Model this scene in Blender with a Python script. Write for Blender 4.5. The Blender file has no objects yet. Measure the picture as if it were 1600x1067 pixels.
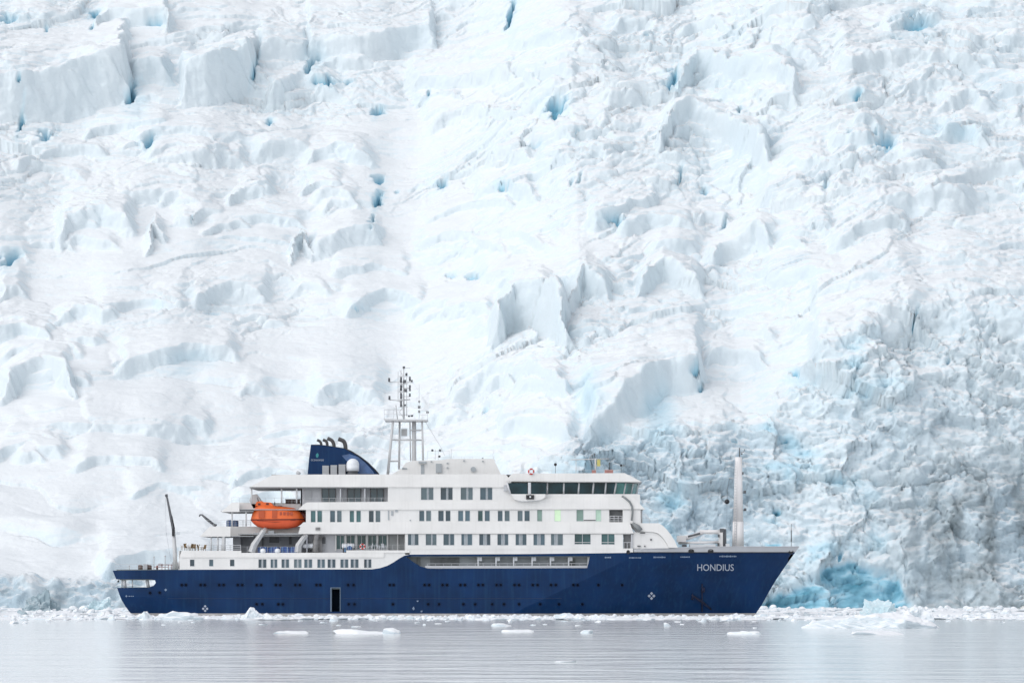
import bpy, bmesh, math, random
import numpy as np
from mathutils import Vector, Matrix
from mathutils.geometry import delaunay_2d_cdt

R = math.radians
scene = bpy.context.scene
col = scene.collection
random.seed(7)

# ------------------------------------------------------------------ camera, sky, sun, exposure
CAM_H, CAM_Y, FPX = 7.0, -508.8, 5000.0        # eye height, camera position, focal length in 1600-px units
cam_d = bpy.data.cameras.new('camera')
cam = bpy.data.objects.new('camera', cam_d)
col.objects.link(cam)
cam.location = (0, CAM_Y, CAM_H)
cam.rotation_euler = (R(90), 0, 0)
cam_d.sensor_width = 36.0
cam_d.lens = FPX / 1600 * 36.0
cam_d.shift_y = (895 - 533.5) / 1600
cam_d.clip_start = 1.0
cam_d.clip_end = 20000.0
scene.camera = cam

SUN_EL, SUN_AZ = 46.0, -52.0                    # degrees; azimuth measured from behind the camera towards the right
world = bpy.data.worlds.new('World')
scene.world = world
world.use_nodes = True
nt = world.node_tree
bg = nt.nodes['Background']
sky = nt.nodes.new('ShaderNodeTexSky')
sky.sky_type = 'NISHITA'
sky.sun_disc = False
sky.sun_elevation = R(SUN_EL)
sky.sun_rotation = R(180 - SUN_AZ)
sky.altitude = 0
sky.air_density = 1.0
sky.dust_density = 1.0
sky.ozone_density = 1.0
hsv = nt.nodes.new('ShaderNodeHueSaturation')
hsv.inputs['Saturation'].default_value = 0.27
nt.links.new(sky.outputs[0], hsv.inputs['Color'])
nt.links.new(hsv.outputs[0], bg.inputs[0])
bg.inputs[1].default_value = 0.15

sun_d = bpy.data.lights.new('sun', 'SUN')
sun_d.energy = 0.55
sun_d.angle = R(60)
sun_d.color = (1.0, 0.965, 0.93)
sun = bpy.data.objects.new('sun', sun_d)
col.objects.link(sun)
sd = Vector((math.sin(R(SUN_AZ)) * math.cos(R(SUN_EL)), -math.cos(R(SUN_AZ)) * math.cos(R(SUN_EL)), math.sin(R(SUN_EL))))
sun.rotation_euler = sd.to_track_quat('Z', 'Y').to_euler()
sun.location = sd * 300

scene.view_settings.view_transform = 'Standard'
scene.view_settings.look = 'None'
scene.view_settings.exposure = 0.48
scene.view_settings.gamma = 1.0
scene.cycles.max_bounces = 8
scene.cycles.diffuse_bounces = 4
scene.cycles.use_denoising = True

# ------------------------------------------------------------------ helpers
ORIG = {}

def tag(o, label=None, cat=None, group=None, kind=None):
    if label: o['label'] = label
    if cat: o['category'] = cat
    if group: o['group'] = group
    if kind: o['kind'] = kind
    return o

def thing(name, label, cat, loc=(0, 0, 0), group=None):
    o = bpy.data.objects.new(name, None)
    o.empty_display_size = 0.5
    col.objects.link(o)
    o.location = loc
    ORIG[o.name] = Vector(loc)
    return tag(o, label, cat, group)

def P(px, py, y=-8.8):
    """world point seen at photo pixel (px, py) when it stands at depth y"""
    s = (y - CAM_Y) / FPX
    return Vector(((px - 800) * s, y, CAM_H + (895 - py) * s))

class MB:
    def __init__(self):
        self.v, self.f, self.sm = [], [], []
    def add(self, vs, fs, smooth=False):
        n = len(self.v)
        self.v += [Vector(p) for p in vs]
        self.f += [[i + n for i in f] for f in fs]
        self.sm += [smooth] * len(fs)
        return self
    def box(self, x0, x1, y0, y1, z0, z1):
        vs = [(x, y, z) for z in (z0, z1) for y in (y0, y1) for x in (x0, x1)]
        return self.add(vs, [(0, 2, 3, 1), (4, 5, 7, 6), (0, 1, 5, 4), (2, 6, 7, 3), (0, 4, 6, 2), (1, 3, 7, 5)])
    def pbox(self, px0, px1, py0, py1, y0, y1):
        """box whose near face (at y0) covers the photo rectangle"""
        a, b = P(px0, py1, y0), P(px1, py0, y0)
        return self.box(a.x, b.x, y0, y1, a.z, b.z)
    def prism(self, poly, y0, y1):
        """closed polygon of (x, z) extruded from y0 to y1"""
        n = len(poly)
        vs = [(x, y0, z) for x, z in poly] + [(x, y1, z) for x, z in poly]
        fs = [list(range(n)), list(range(2 * n - 1, n - 1, -1))]
        fs += [(i, i + n, (i + 1) % n + n, (i + 1) % n) for i in range(n)]
        return self.add(vs, fs)
    def pprism(self, pts, y0, y1):
        return self.prism([(P(a, b, y0).x, P(a, b, y0).z) for a, b in pts], y0, y1)
    def tube(self, p0, p1, r0, r1=None, n=8):
        return self.path([p0, p1], [r0, r0 if r1 is None else r1], n)
    def path(self, pts, r, n=8):
        pts = [Vector(p) for p in pts]
        if not isinstance(r, (list, tuple)): r = [r] * len(pts)
        vs, fs = [], []
        up = None
        for i, p in enumerate(pts):
            d = (pts[min(i + 1, len(pts) - 1)] - pts[max(i - 1, 0)]).normalized()
            if up is None:
                up = Vector((0, 1, 0)) if abs(d.y) < 0.9 else Vector((1, 0, 0))
            a = d.cross(up).normalized()
            b = a.cross(d).normalized()
            up = b
            for k in range(n):
                t = 2 * math.pi * k / n
                vs.append(p + (a * math.cos(t) + b * math.sin(t)) * r[i])
        for i in range(len(pts) - 1):
            for k in range(n):
                fs.append((i * n + k, i * n + (k + 1) % n, (i + 1) * n + (k + 1) % n, (i + 1) * n + k))
        m = len(pts) - 1
        self.add(vs, fs, n > 5)
        q = len(self.v) - len(vs)
        self.f += [[q + k for k in range(n - 1, -1, -1)], [q + m * n + k for k in range(n)]]
        self.sm += [False, False]
        return self
    def ball(self, c, rx, ry=None, rz=None, seg=14, rings=8, zmin=-1.0):
        ry = rx if ry is None else ry
        rz = rx if rz is None else rz
        c = Vector(c)
        a0 = math.asin(zmin)
        vs, fs = [], []
        for i in range(rings + 1):
            a = a0 + (math.pi / 2 - a0) * i / rings
            for k in range(seg):
                t = 2 * math.pi * k / seg
                vs.append(c + Vector((rx * math.cos(a) * math.cos(t), ry * math.cos(a) * math.sin(t), rz * math.sin(a))))
        for i in range(rings):
            for k in range(seg):
                fs.append((i * seg + k, i * seg + (k + 1) % seg, (i + 1) * seg + (k + 1) % seg, (i + 1) * seg + k))
        return self.add(vs, fs, True)
    def torus(self, c, R0, r, axis='y', n=18, m=8):
        c = Vector(c)
        vs, fs = [], []
        for i in range(n):
            a = 2 * math.pi * i / n
            for k in range(m):
                b = 2 * math.pi * k / m
                rr = R0 + r * math.cos(b)
                vs.append(c + Vector((rr * math.cos(a), r * math.sin(b), rr * math.sin(a))))
        for i in range(n):
            for k in range(m):
                fs.append((i * m + k, i * m + (k + 1) % m, ((i + 1) % n) * m + (k + 1) % m, ((i + 1) % n) * m + k))
        return self.add(vs, fs, True)
    def rail(self, pts, h=1.05, step=1.5, r=0.035, bars=3):
        pts = [Vector(p) for p in pts]
        for a, b in zip(pts, pts[1:]):
            n = max(1, int((b - a).length / step))
            for i in range(n + 1):
                q = a.lerp(b, i / n)
                self.tube(q, q + Vector((0, 0, h)), r, n=5)
            for k in range(bars):
                z = Vector((0, 0, h * (k + 1) / bars))
                self.tube(a + z, b + z, r * (1.0 if k == bars - 1 else 0.7), n=5)
        return self
    def build(self, name, mat, parent=None, smooth_angle=None, merge=False):
        me = bpy.data.meshes.new(name)
        o = Vector((0, 0, 0))
        if parent is not None:
            q = parent
            while q is not None:
                if q.name in ORIG:
                    o = ORIG[q.name]; break
                q = q.parent
        me.from_pydata([tuple(p - o) for p in self.v], [], self.f)
        me.polygons.foreach_set('use_smooth', self.sm)
        if merge or True:
            bm = bmesh.new(); bm.from_mesh(me)
            if merge: bmesh.ops.remove_doubles(bm, verts=bm.verts, dist=0.002)
            bmesh.ops.recalc_face_normals(bm, faces=bm.faces)
            bm.to_mesh(me); bm.free()
        if smooth_angle is not None:
            me.polygons.foreach_set('use_smooth', [True] * len(me.polygons))
            me.set_sharp_from_angle(angle=R(smooth_angle))
        ob = bpy.data.objects.new(name, me)
        if isinstance(mat, (list, tuple)):
            for m in mat: me.materials.append(m)
        else:
            me.materials.append(mat)
        col.objects.link(ob)
        if parent is not None: ob.parent = parent
        return ob

def build_each(mb, name, mat, parent=None, margin=0.03, **kw):
    """one object per separate piece of the mesh"""
    n = len(mb.v); up = list(range(n))
    def find(i):
        while up[i] != i:
            up[i] = up[up[i]]; i = up[i]
        return i
    for f in mb.f:
        for i in f[1:]: up[find(i)] = find(f[0])
    comp = {}
    for k, f in enumerate(mb.f): comp.setdefault(find(f[0]), []).append(k)
    parts = []
    for fs in comp.values():
        vi = sorted({i for k in fs for i in mb.f[k]})
        lo = [min(mb.v[i][q] for i in vi) - margin for q in range(3)]; hi = [max(mb.v[i][q] for i in vi) + margin for q in range(3)]
        parts.append([fs, lo, hi])
    merged = True
    while merged:
        merged = False
        for i in range(len(parts)):
            for j in range(i + 1, len(parts)):
                A, C = parts[i], parts[j]
                if all(A[1][q] <= C[2][q] and C[1][q] <= A[2][q] for q in range(3)):
                    A[0] += C[0]; A[1] = [min(x, y) for x, y in zip(A[1], C[1])]; A[2] = [max(x, y) for x, y in zip(A[2], C[2])]
                    parts.pop(j); merged = True; break
            if merged: break
    out = []
    for fs, lo, hi in parts:
        vi = sorted({i for k in fs for i in mb.f[k]}); ix = {v: i for i, v in enumerate(vi)}
        m2 = MB(); m2.v = [mb.v[i] for i in vi]; m2.f = [[ix[i] for i in mb.f[k]] for k in fs]; m2.sm = [mb.sm[k] for k in fs]
        out.append(m2.build(name, mat, parent, **kw))
    return out

# ------------------------------------------------------------------ materials
def new_mat(name):
    m = bpy.data.materials.new(name)
    m.use_nodes = True
    return m, m.node_tree, m.node_tree.nodes['Principled BSDF']

def mat(name, c, rough=0.5, metal=0.0, var=0.06, scale=0.6, bump=0.0, spec=0.5, emit=None, stretch=(1, 1, 1), streak=0.0, streak_c=None, coat=0.0):
    m, t, b = new_mat(name)
    N, L = t.nodes, t.links
    tc = N.new('ShaderNodeTexCoord')
    mp = N.new('ShaderNodeMapping'); mp.inputs['Scale'].default_value = stretch
    L.new(tc.outputs['Object'], mp.inputs[0])
    no = N.new('ShaderNodeTexNoise'); no.inputs['Scale'].default_value = scale; no.inputs['Detail'].default_value = 5
    L.new(mp.outputs[0], no.inputs['Vector'])
    ra = N.new('ShaderNodeValToRGB')
    ra.color_ramp.elements[0].position = 0.3; ra.color_ramp.elements[1].position = 0.7
    ra.color_ramp.elements[0].color = [x * (1 - var) for x in c] + [1]
    ra.color_ramp.elements[1].color = [min(1, x * (1 + var)) for x in c] + [1]
    L.new(no.outputs[0], ra.inputs[0])
    out = ra.outputs[0]
    if streak:
        m2 = N.new('ShaderNodeMapping'); m2.inputs['Scale'].default_value = (2.2, 2.2, 0.12)
        L.new(tc.outputs['Object'], m2.inputs[0])
        n2 = N.new('ShaderNodeTexNoise'); n2.inputs['Scale'].default_value = 1.0; n2.inputs['Detail'].default_value = 4
        L.new(m2.outputs[0], n2.inputs['Vector'])
        r2 = N.new('ShaderNodeValToRGB'); r2.color_ramp.elements[0].position = 0.5; r2.color_ramp.elements[1].position = 0.75
        r2.color_ramp.elements[0].color = (0, 0, 0, 1); r2.color_ramp.elements[1].color = (streak,) * 3 + (1,)
        L.new(n2.outputs[0], r2.inputs[0])
        mx = N.new('ShaderNodeMixRGB'); L.new(r2.outputs[0], mx.inputs[0]); L.new(out, mx.inputs[1])
        mx.inputs[2].default_value = list(streak_c or [x * 0.6 for x in c]) + [1]
        out = mx.outputs[0]
    L.new(out, b.inputs['Base Color'])
    b.inputs['Roughness'].default_value = rough
    b.inputs['Metallic'].default_value = metal
    b.inputs['Specular IOR Level'].default_value = spec
    b.inputs['Coat Weight'].default_value = coat
    if emit:
        b.inputs['Emission Color'].default_value = list(emit[:3]) + [1]
        b.inputs['Emission Strength'].default_value = emit[3]
    if bump:
        bp = N.new('ShaderNodeBump'); bp.inputs['Strength'].default_value = bump; bp.inputs['Distance'].default_value = 0.1
        L.new(no.outputs[0], bp.inputs['Height']); L.new(bp.outputs[0], b.inputs['Normal'])
    return m

# ------------------------------------------------------------------ numeric noise
def h2(ix, iy, seed):
    x = (ix.astype(np.int64) * 374761393 + iy.astype(np.int64) * 668265263 + seed * 1442695041) & 0xFFFFFFFF
    x = ((x ^ (x >> 13)) * 1274126177) & 0xFFFFFFFF
    x = ((x ^ (x >> 16)) * 2246822519) & 0xFFFFFFFF
    x = x ^ (x >> 15)
    return (x & 0xFFFFFF) / float(0x1000000)

def gnoise(x, y, seed=0):
    ix, iy = np.floor(x), np.floor(y)
    fx, fy = x - ix, y - iy
    ux, uy = fx * fx * fx * (fx * (fx * 6 - 15) + 10), fy * fy * fy * (fy * (fy * 6 - 15) + 10)
    def g(a, b):
        t = h2(ix + a, iy + b, seed) * 2 * np.pi
        return np.cos(t) * (fx - a) + np.sin(t) * (fy - b)
    n0 = g(0, 0) * (1 - ux) + g(1, 0) * ux
    n1 = g(0, 1) * (1 - ux) + g(1, 1) * ux
    return (n0 * (1 - uy) + n1 * uy) * 1.5

def fbm(x, y, o, seed=0, gain=0.5, lac=2.03):
    s, a, t = 0, 1.0, 0
    for k in range(o):
        s = s + a * gnoise(x, y, seed + k * 17); t += a
        x, y, a = x * lac + 11.3, y * lac - 7.7, a * gain
    return s / t

def ridged(x, y, o, seed=0, gain=0.5):
    s, a, t = 0, 1.0, 0
    for k in range(o):
        s = s + a * (1 - 2 * np.abs(gnoise(x, y, seed + k * 13))); t += a
        x, y, a = x * 2.07 + 3.1, y * 2.07 + 5.3, a * gain
    return s / t

def voro(x, y, seed=0):
    """returns F1, F2, offset to the nearest cell centre and three random numbers of that cell"""
    ix, iy = np.floor(x), np.floor(y)
    f1 = np.full(x.shape, 9.0); f2 = np.full(x.shape, 9.0)
    dx = np.zeros_like(x); dy = np.zeros_like(x); ci = np.zeros_like(x); cj = np.zeros_like(x)
    for a in (-1, 0, 1):
        for b in (-1, 0, 1):
            jx = ix + a + h2(ix + a, iy + b, seed) - x
            jy = iy + b + h2(ix + a, iy + b, seed + 1) - y
            d = np.sqrt(jx * jx + jy * jy)
            m = d < f1
            f2 = np.where(m, f1, np.minimum(f2, d))
            f1 = np.where(m, d, f1)
            dx = np.where(m, -jx, dx); dy = np.where(m, -jy, dy)
            ci = np.where(m, ix + a, ci); cj = np.where(m, iy + b, cj)
    return f1, f2, dx, dy, h2(ci, cj, seed + 2), h2(ci, cj, seed + 3), h2(ci, cj, seed + 4)

def ss(a, b, x):
    t = np.clip((x - a) / (b - a), 0, 1)
    return t * t * (3 - 2 * t)

# ------------------------------------------------------------------ glacier
def make_glacier():
    xs = np.concatenate([np.linspace(-900, -200, 60, endpoint=False), np.arange(-200, 200, 0.34), np.linspace(200, 900, 60)])
    us = np.concatenate([np.arange(0, 345, 0.33), np.linspace(345, 900, 90)])
    du = np.diff(us, prepend=us[0])[:, None]
    X, U = np.meshgrid(xs, us)
    # slope angle along the flow line: low front and long slope on the left, tall front on the right
    pxf = 800 + X / 0.1272
    c = ss(540, 930, pxf)
    Hc = np.interp(pxf, [500, 780, 920, 1180, 1300, 1450], [14, 30, 40, 40, 52, 66]) + 4 * gnoise(X / 40, X * 0 + 3.3, 5)
    upper = 27 + 6 * ss(40, 160, U) - 12 * ss(345, 700, U)
    left = np.where(U < 7, 58, 20 + 9 * ss(7, 90, U) + 5 * ss(100, 220, U) - 12 * ss(345, 700, U))
    right = 64 + (upper - 64) * ss(Hc - 12, Hc + 10, U)
    th = np.radians(left * (1 - c) + right * c)
    foot = 128 + 7 * gnoise(X / 45, X * 0 + 9.1, 8) + 3 * gnoise(X / 14, X * 0 + 2.7, 9)
    Y = foot + np.cumsum(np.cos(th) * du, 0)
    Z = -1.5 + np.cumsum(np.sin(th) * du, 0)
    D = Y - CAM_Y
    bx = 800 + X * FPX / D
    by = 895 - (Z - CAM_H) * FPX / D
    kpx = FPX / D * np.cos(th)                                   # picture rise per metre of displacement
    upx = FPX / D * np.maximum(0.12, np.sin(th) - np.cos(th) * (Z - CAM_H) / D)   # picture rise per metre of slope
    front = np.where(U < Hc + 4, 1.0, 0) * c
    front = c * (1 - ss(Hc - 4, Hc + 14, U))

    # warped coordinates for natural outlines
    wx = X + 9 * fbm(X / 26, U / 22, 4, 31) + 1.2 * fbm(X / 6, U / 5, 3, 33)
    wu = U + 10 * fbm(X / 36, U / 26, 3, 41) + 1.0 * fbm(X / 9, U / 6, 2, 43)
    chaos = np.clip(0.5 + 1.3 * fbm(X / 80, U / 60, 3, 51) + 0.35 * ss(700, 1200, bx) - 0.55 * ss(220, 480, by) * (1 - ss(480, 900, bx)), 0, 1)

    h = 5.0 * fbm(X / 70, U / 50, 4, 61)
    # terraces, three sizes: long tread, steep riser
    def terrace(L, amp, seed, aspect, rise=0.3):
        ph = (wu + 0.9 * L * fbm(wx / (aspect * L), wu / (1.7 * L), 3, seed)) / L
        t = ph - np.floor(ph)
        saw = np.where(t < rise, t / rise, 1 - (t - rise) / (1 - rise))
        row = np.floor(ph)
        am = np.clip(0.35 + 1.5 * gnoise(wx / (aspect * L * 0.8) + h2(row, row * 0, seed) * 40, row * 1.37, seed + 5), 0, 1.3)
        return amp * am * (saw - 0.5)
    soft = 1 - 0.45 * (1 - chaos)
    h = h + terrace(30, 4.4, 71, 2.4, 0.26) * soft
    h = h + terrace(12.5, 2.1, 81, 2.6, 0.36) * (0.4 + 0.75 * chaos)
    h = h + terrace(5.2, 0.9, 91, 2.6, 0.4) * (0.15 + 0.9 * chaos)
    # angular serac blocks: tilted facets, cells of two sizes
    for (S, A, T, sd, w) in ((17, 2.5, 3.6, 101, 1.0), (7, 1.3, 1.8, 111, 1.0), (2.9, 0.5, 0.75, 121, 0.9)):
        f1, f2, dx, dy, r1, r2, r3 = voro(wx / S / 1.25, wu / S * 1.1, sd)
        facet = A * (r1 - 0.5) + T * ((r2 - 0.5) * dx * 1.6 - 0.35 * dy + (r3 - 0.5) * dy)
        edge = ss(0.0, 0.16, f2 - f1)
        h = h + (facet - 0.25 * A * (1 - edge)) * w * chaos ** 1.4 * (1 - front)
    # pinnacle and rubble texture
    h = h + 1.1 * ridged(wx / 9, wu / 7, 4, 131) * (0.06 + 1.05 * chaos) * (1 - 0.5 * front)
    rub = ss(0.05, 0.45, fbm(X / 24, U / 15, 3, 141)) * (0.08 + 0.92 * chaos)
    h = h + 0.75 * ridged(wx / 3.6, wu / 2.6, 3, 143) * (0.05 + 0.95 * chaos)
    for (S, A, sd) in ((11, 1.1, 145), (5, 0.7, 147)):
        f1, f2, dx, dy, r1, r2, r3 = voro((wx + 0.35 * wu) / S, wu / S * 0.8, sd)
        h = h - A * (1 - ss(0.02, 0.10, f2 - f1)) * (r1 > 0.45) * chaos * ss(-0.1, 0.3, fbm(X / 30, U / 22, 2, sd + 1))
    h = h + 0.55 * fbm(X / 1.7, U / 1.5, 3, 151) * (rub + 0.03) + 0.07 * fbm(X / 0.9, U / 0.9, 2, 153)

    blue = np.zeros_like(X); dirt = np.zeros_like(X); bare = np.zeros_like(X)

    # named ledges seen in the photo: crest line (px, py), height in metres, length of the tread behind, edge softness
    LED = [
        ([(-20, 122), (60, 118), (110, 117), (160, 100), (198, 85)], 17, 60, 0.3),
        ([(152, 40), (172, 20), (255, 14), (264, 40)], 9.5, 25, 0.3),
        ([(206, 104), (235, 96), (262, 100)], 11, 20, 0.4),
        ([(285, 102), (345, 86), (400, 73)], 15, 30, 0.3),
        ([(404, 76), (440, 72), (481, 73)], 10, 30, 0.25),
        ([(482, 62), (560, 58), (620, 48), (676, 38)], 12, 50, 0.25),
        ([(300, 55), (360, 45), (440, 48)], 4, 25, 0.6),
        ([(640, 118), (700, 113), (800, 112)], 7, 30, 0.6),
        ([(240, 248), (350, 238), (385, 250)], 4, 20, 0.6),
        ([(360, 312), (385, 290), (425, 286)], 6, 20, 0.5),
        ([(498, 308), (540, 300), (562, 312)], 6, 18, 0.5),
        ([(92, 355), (110, 336), (165, 320), (208, 332)], 9, 30, 0.5),
        ([(330, 346), (400, 341), (470, 346)], 3.5, 20, 0.5),
        ([(345, 371), (400, 373), (452, 378)], 2, 10, 0.4),
        ([(455, 400), (473, 362), (488, 395)], 8, 8, 0.3),
        ([(488, 390), (550, 362), (592, 366)], 8, 22, 0.5),
        ([(228, 382), (245, 346), (260, 366)], 6, 14, 0.4),
        ([(1030, 212), (1050, 178), (1075, 168), (1120, 182), (1195, 216)], 12, 26, 0.35),
        ([(1058, 125), (1090, 90), (1140, 98)], 10, 22, 0.4),
        ([(1130, 108), (1210, 96), (1242, 130)], 9, 25, 0.5),
        ([(1310, 93), (1380, 85), (1490, 88), (1522, 97)], 6, 40, 0.6),
        ([(1380, 40), (1420, 22), (1472, 26)], 6, 20, 0.5),
        ([(1470, 202), (1505, 195), (1545, 215)], 7, 20, 0.4),
        ([(800, 70), (860, 50), (920, 60)], 5, 30, 0.6),
        ([(926, 342), (990, 314), (1024, 306)], 7, 24, 0.4),
        ([(968, 352), (1020, 345), (1082, 352)], 6, 20, 0.5),
        ([(1106, 404), (1180, 350), (1205, 366)], 9, 20, 0.4),
        ([(1296, 384), (1350, 348), (1396, 338), (1420, 350)], 7, 26, 0.5),
        ([(1190, 302), (1250, 286)], 5, 18, 0.5),
        ([(768, 512), (800, 450), (845, 438), (868, 452), (884, 484)], 14, 28, 0.3),
        ([(880, 470), (910, 420), (950, 446)], 9, 18, 0.4),
        ([(998, 446), (1040, 410), (1094, 444)], 9, 20, 0.4),
        ([(690, 488), (730, 474), (768, 480)], 5, 20, 0.5),
        ([(-10, 512), (40, 504), (84, 522)], 7, 24, 0.5),
        ([(5, 602), (40, 566), (70, 556), (102, 566), (116, 594)], 9, 26, 0.5),
        ([(188, 572), (290, 540), (364, 548)], 6.5, 36, 0.6),
        ([(490, 602), (545, 588), (596, 604)], 5, 26, 0.6),
        ([(125, 652), (205, 660), (300, 664)], 4.5, 30, 0.6),
        ([(700, 620), (760, 575), (830, 572), (880, 600)], 8, 30, 0.5),
        ([(916, 642), (980, 598), (1055, 564), (1092, 562)], 13, 45, 0.35),
        ([(1270, 546), (1340, 510), (1420, 478), (1500, 474), (1610, 498)], 10, 70, 0.4),
        ([(160, 880), (230, 858), (330, 862)], 5, 30, 0.6),
        ([(300, 470), (360, 440), (420, 452)], 6, 24, 0.5),
        ([(540, 480), (600, 452), (660, 462)], 5, 24, 0.5),
        ([(520, 430), (575, 418), (640, 428)], 4, 20, 0.5),
        ([(150, 480), (210, 462), (290, 474)], 4, 30, 0.6),
        ([(1450, 300), (1520, 270), (1600, 262)], 6, 26, 0.5),
        ([(1200, 440), (1260, 420), (1330, 436)], 5, 26, 0.5),
        ([(560, 700), (640, 664), (720, 640)], 5, 30, 0.6),
    ]
    jag = 6.0 * fbm(X / 14, U / 14, 3, 161)
    lat = 16.0 * fbm(X / 22, U / 9, 4, 171) + 5 * fbm(X / 5, U / 3, 3, 173)
    jag = jag + 4.0 * fbm(X / 5, U / 4, 3, 175)
    led = np.zeros_like(X); inled = np.zeros_like(X)
    rl = np.random.RandomState(17)
    for k in range(190):
        x0 = rl.uniform(-20, 1600); y0 = rl.uniform(20, 830); w = rl.uniform(28, 120) * (0.7 + 0.5 * (x0 < 800)); t = rl.normal(0, 0.10) - 0.03
        if y0 > 560 and x0 > 820: continue
        n_ = 4; A = rl.uniform(2.2, 6.5) * (1.0 if x0 > 700 or y0 < 300 else 0.75)
        LED.append(([(x0 + w * i / n_, y0 + t * w * i / n_ - 0.10 * w * math.sin(math.pi * i / n_) + rl.normal(0, 2.5)) for i in range(n_ + 1)], A, rl.uniform(10, 26), rl.uniform(0.25, 0.8)))
    for pts, A, L, soft_e in LED:
        if A < 14: A = A * 0.6; soft_e = min(1, soft_e * 1.25)
        else: A = A * 0.82
        ax = np.array([p[0] for p in pts], float); ay = np.array([p[1] for p in pts], float)
        m = (bx > ax[0] - 40) & (bx < ax[-1] + 40) & (by > ay.min() - 260) & (by < ay.max() + 320)
        if not m.any(): continue
        px = bx[m] + lat[m]
        ey = np.interp(px, ax, ay) + jag[m] * soft_e * 2
        tu = (by[m] - ey - kpx[m] * A * 0.9) / upx[m]
        w = A / (2.4 - 1.6 * soft_e)
        q = np.clip(1 - tu / w, 0, 1)
        q = q * (1 - soft_e) + q * q * (3 - 2 * q) * soft_e
        f = np.where(tu < 0, np.clip(1 + tu / L, 0, 1) ** 1.15, q)
        sd = 6 + 26 * soft_e
        lim = ss(ax[0] - sd * 0.5, ax[0] + sd * 0.5, px) * (1 - ss(ax[-1] - sd * 0.5, ax[-1] + sd * 0.5, px))
        v = A * f * lim
        cur = led[m]
        led[m] = np.maximum(cur, v)
        inled[m] = np.maximum(inled[m], (f > 0) * lim * np.where(tu < 0, 0.75, 0.85))
    h = h * 0.84
    led = led * (1 + 0.22 * fbm(X / 12, U / 9, 3, 177))
    h = h * (1 - 0.5 * inled) + led

    # tall broken front: vertical flutes, bulges and rubble
    fl = 4.2 * ridged(X / 16 + 0.4 * fbm(X / 9, U / 9, 2, 183), U / 26, 4, 181) + 3.6 * fbm(X / 24, U / 16, 3, 185)
    Xd = X + 0.55 * U; Ud = U - 0.35 * X
    fine = 0.8 * ridged(Xd / 6.5 + 0.5 * fbm(X / 5, U / 5, 2, 186), Ud / 3.6, 5, 187, 0.62) + 0.75 * fbm(X / 1.5, U / 1.3, 4, 189, 0.62) + 2.2 * np.abs(fbm(Xd / 11, Ud / 4.2, 6, 190, 0.62)) + 0.35 * gnoise(X / 0.75, U / 0.7, 192)
    wx2 = X + 3 * fbm(X / 11, U / 8, 3, 301) + 0.5 * U; wu2 = U + 3 * fbm(X / 9, U / 9, 3, 303)
    fac = 0
    for (S, A, sd, T) in ((24, 4.6, 315, .7), (11, 3.2, 311, .7), (4.6, 1.2, 321, .6), (1.9, 0.45, 331, .45)):
        f1, f2, dx, dy, r1, r2, r3 = voro(wx2 / S / 1.1, wu2 / S / (0.85 + 0.45 * (sd in (311, 315))), sd)
        fac = fac + A * ((r1 - 0.5) * 1.5 + T * (r2 - 0.5) * dx * 2 - T * dy * 0.8)
    crack = 0
    for (S, A, sd) in ((13, 1.5, 371), (6, 0.9, 373), (2.8, 0.45, 375)):
        n_ = fbm((X + 0.4 * U) / S + 0.25 * gnoise(X / 2.5, U / 2.5, sd + 1), (U - 0.2 * X) / S, 3, sd)
        crack = crack + A * (1 - ss(0.0, 0.055, np.abs(n_))) * ss(-0.15, 0.25, fbm(X / (2.5 * S), U / (2 * S), 2, sd + 1))
    patch = np.clip(0.55 + 1.1 * fbm(X / 26, U / 18, 3, 341), 0.1, 1.25)
    h = h * (1 - 0.75 * front) + front * (0.7 * fl + 0.62 * fac + (0.5 * fine) * patch - crack)
    low = (1 - c) * (1 - ss(7, 16, U))
    h = h + 2.2 * low * ss(0.0, 0.5, fbm(X / 13, U / 40, 3, 195))
    h = h + low * (1.6 * ridged(X / 7, U / 4, 4, 191) + 0.8 * fbm(X / 2, U / 1.6, 3, 193))

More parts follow.
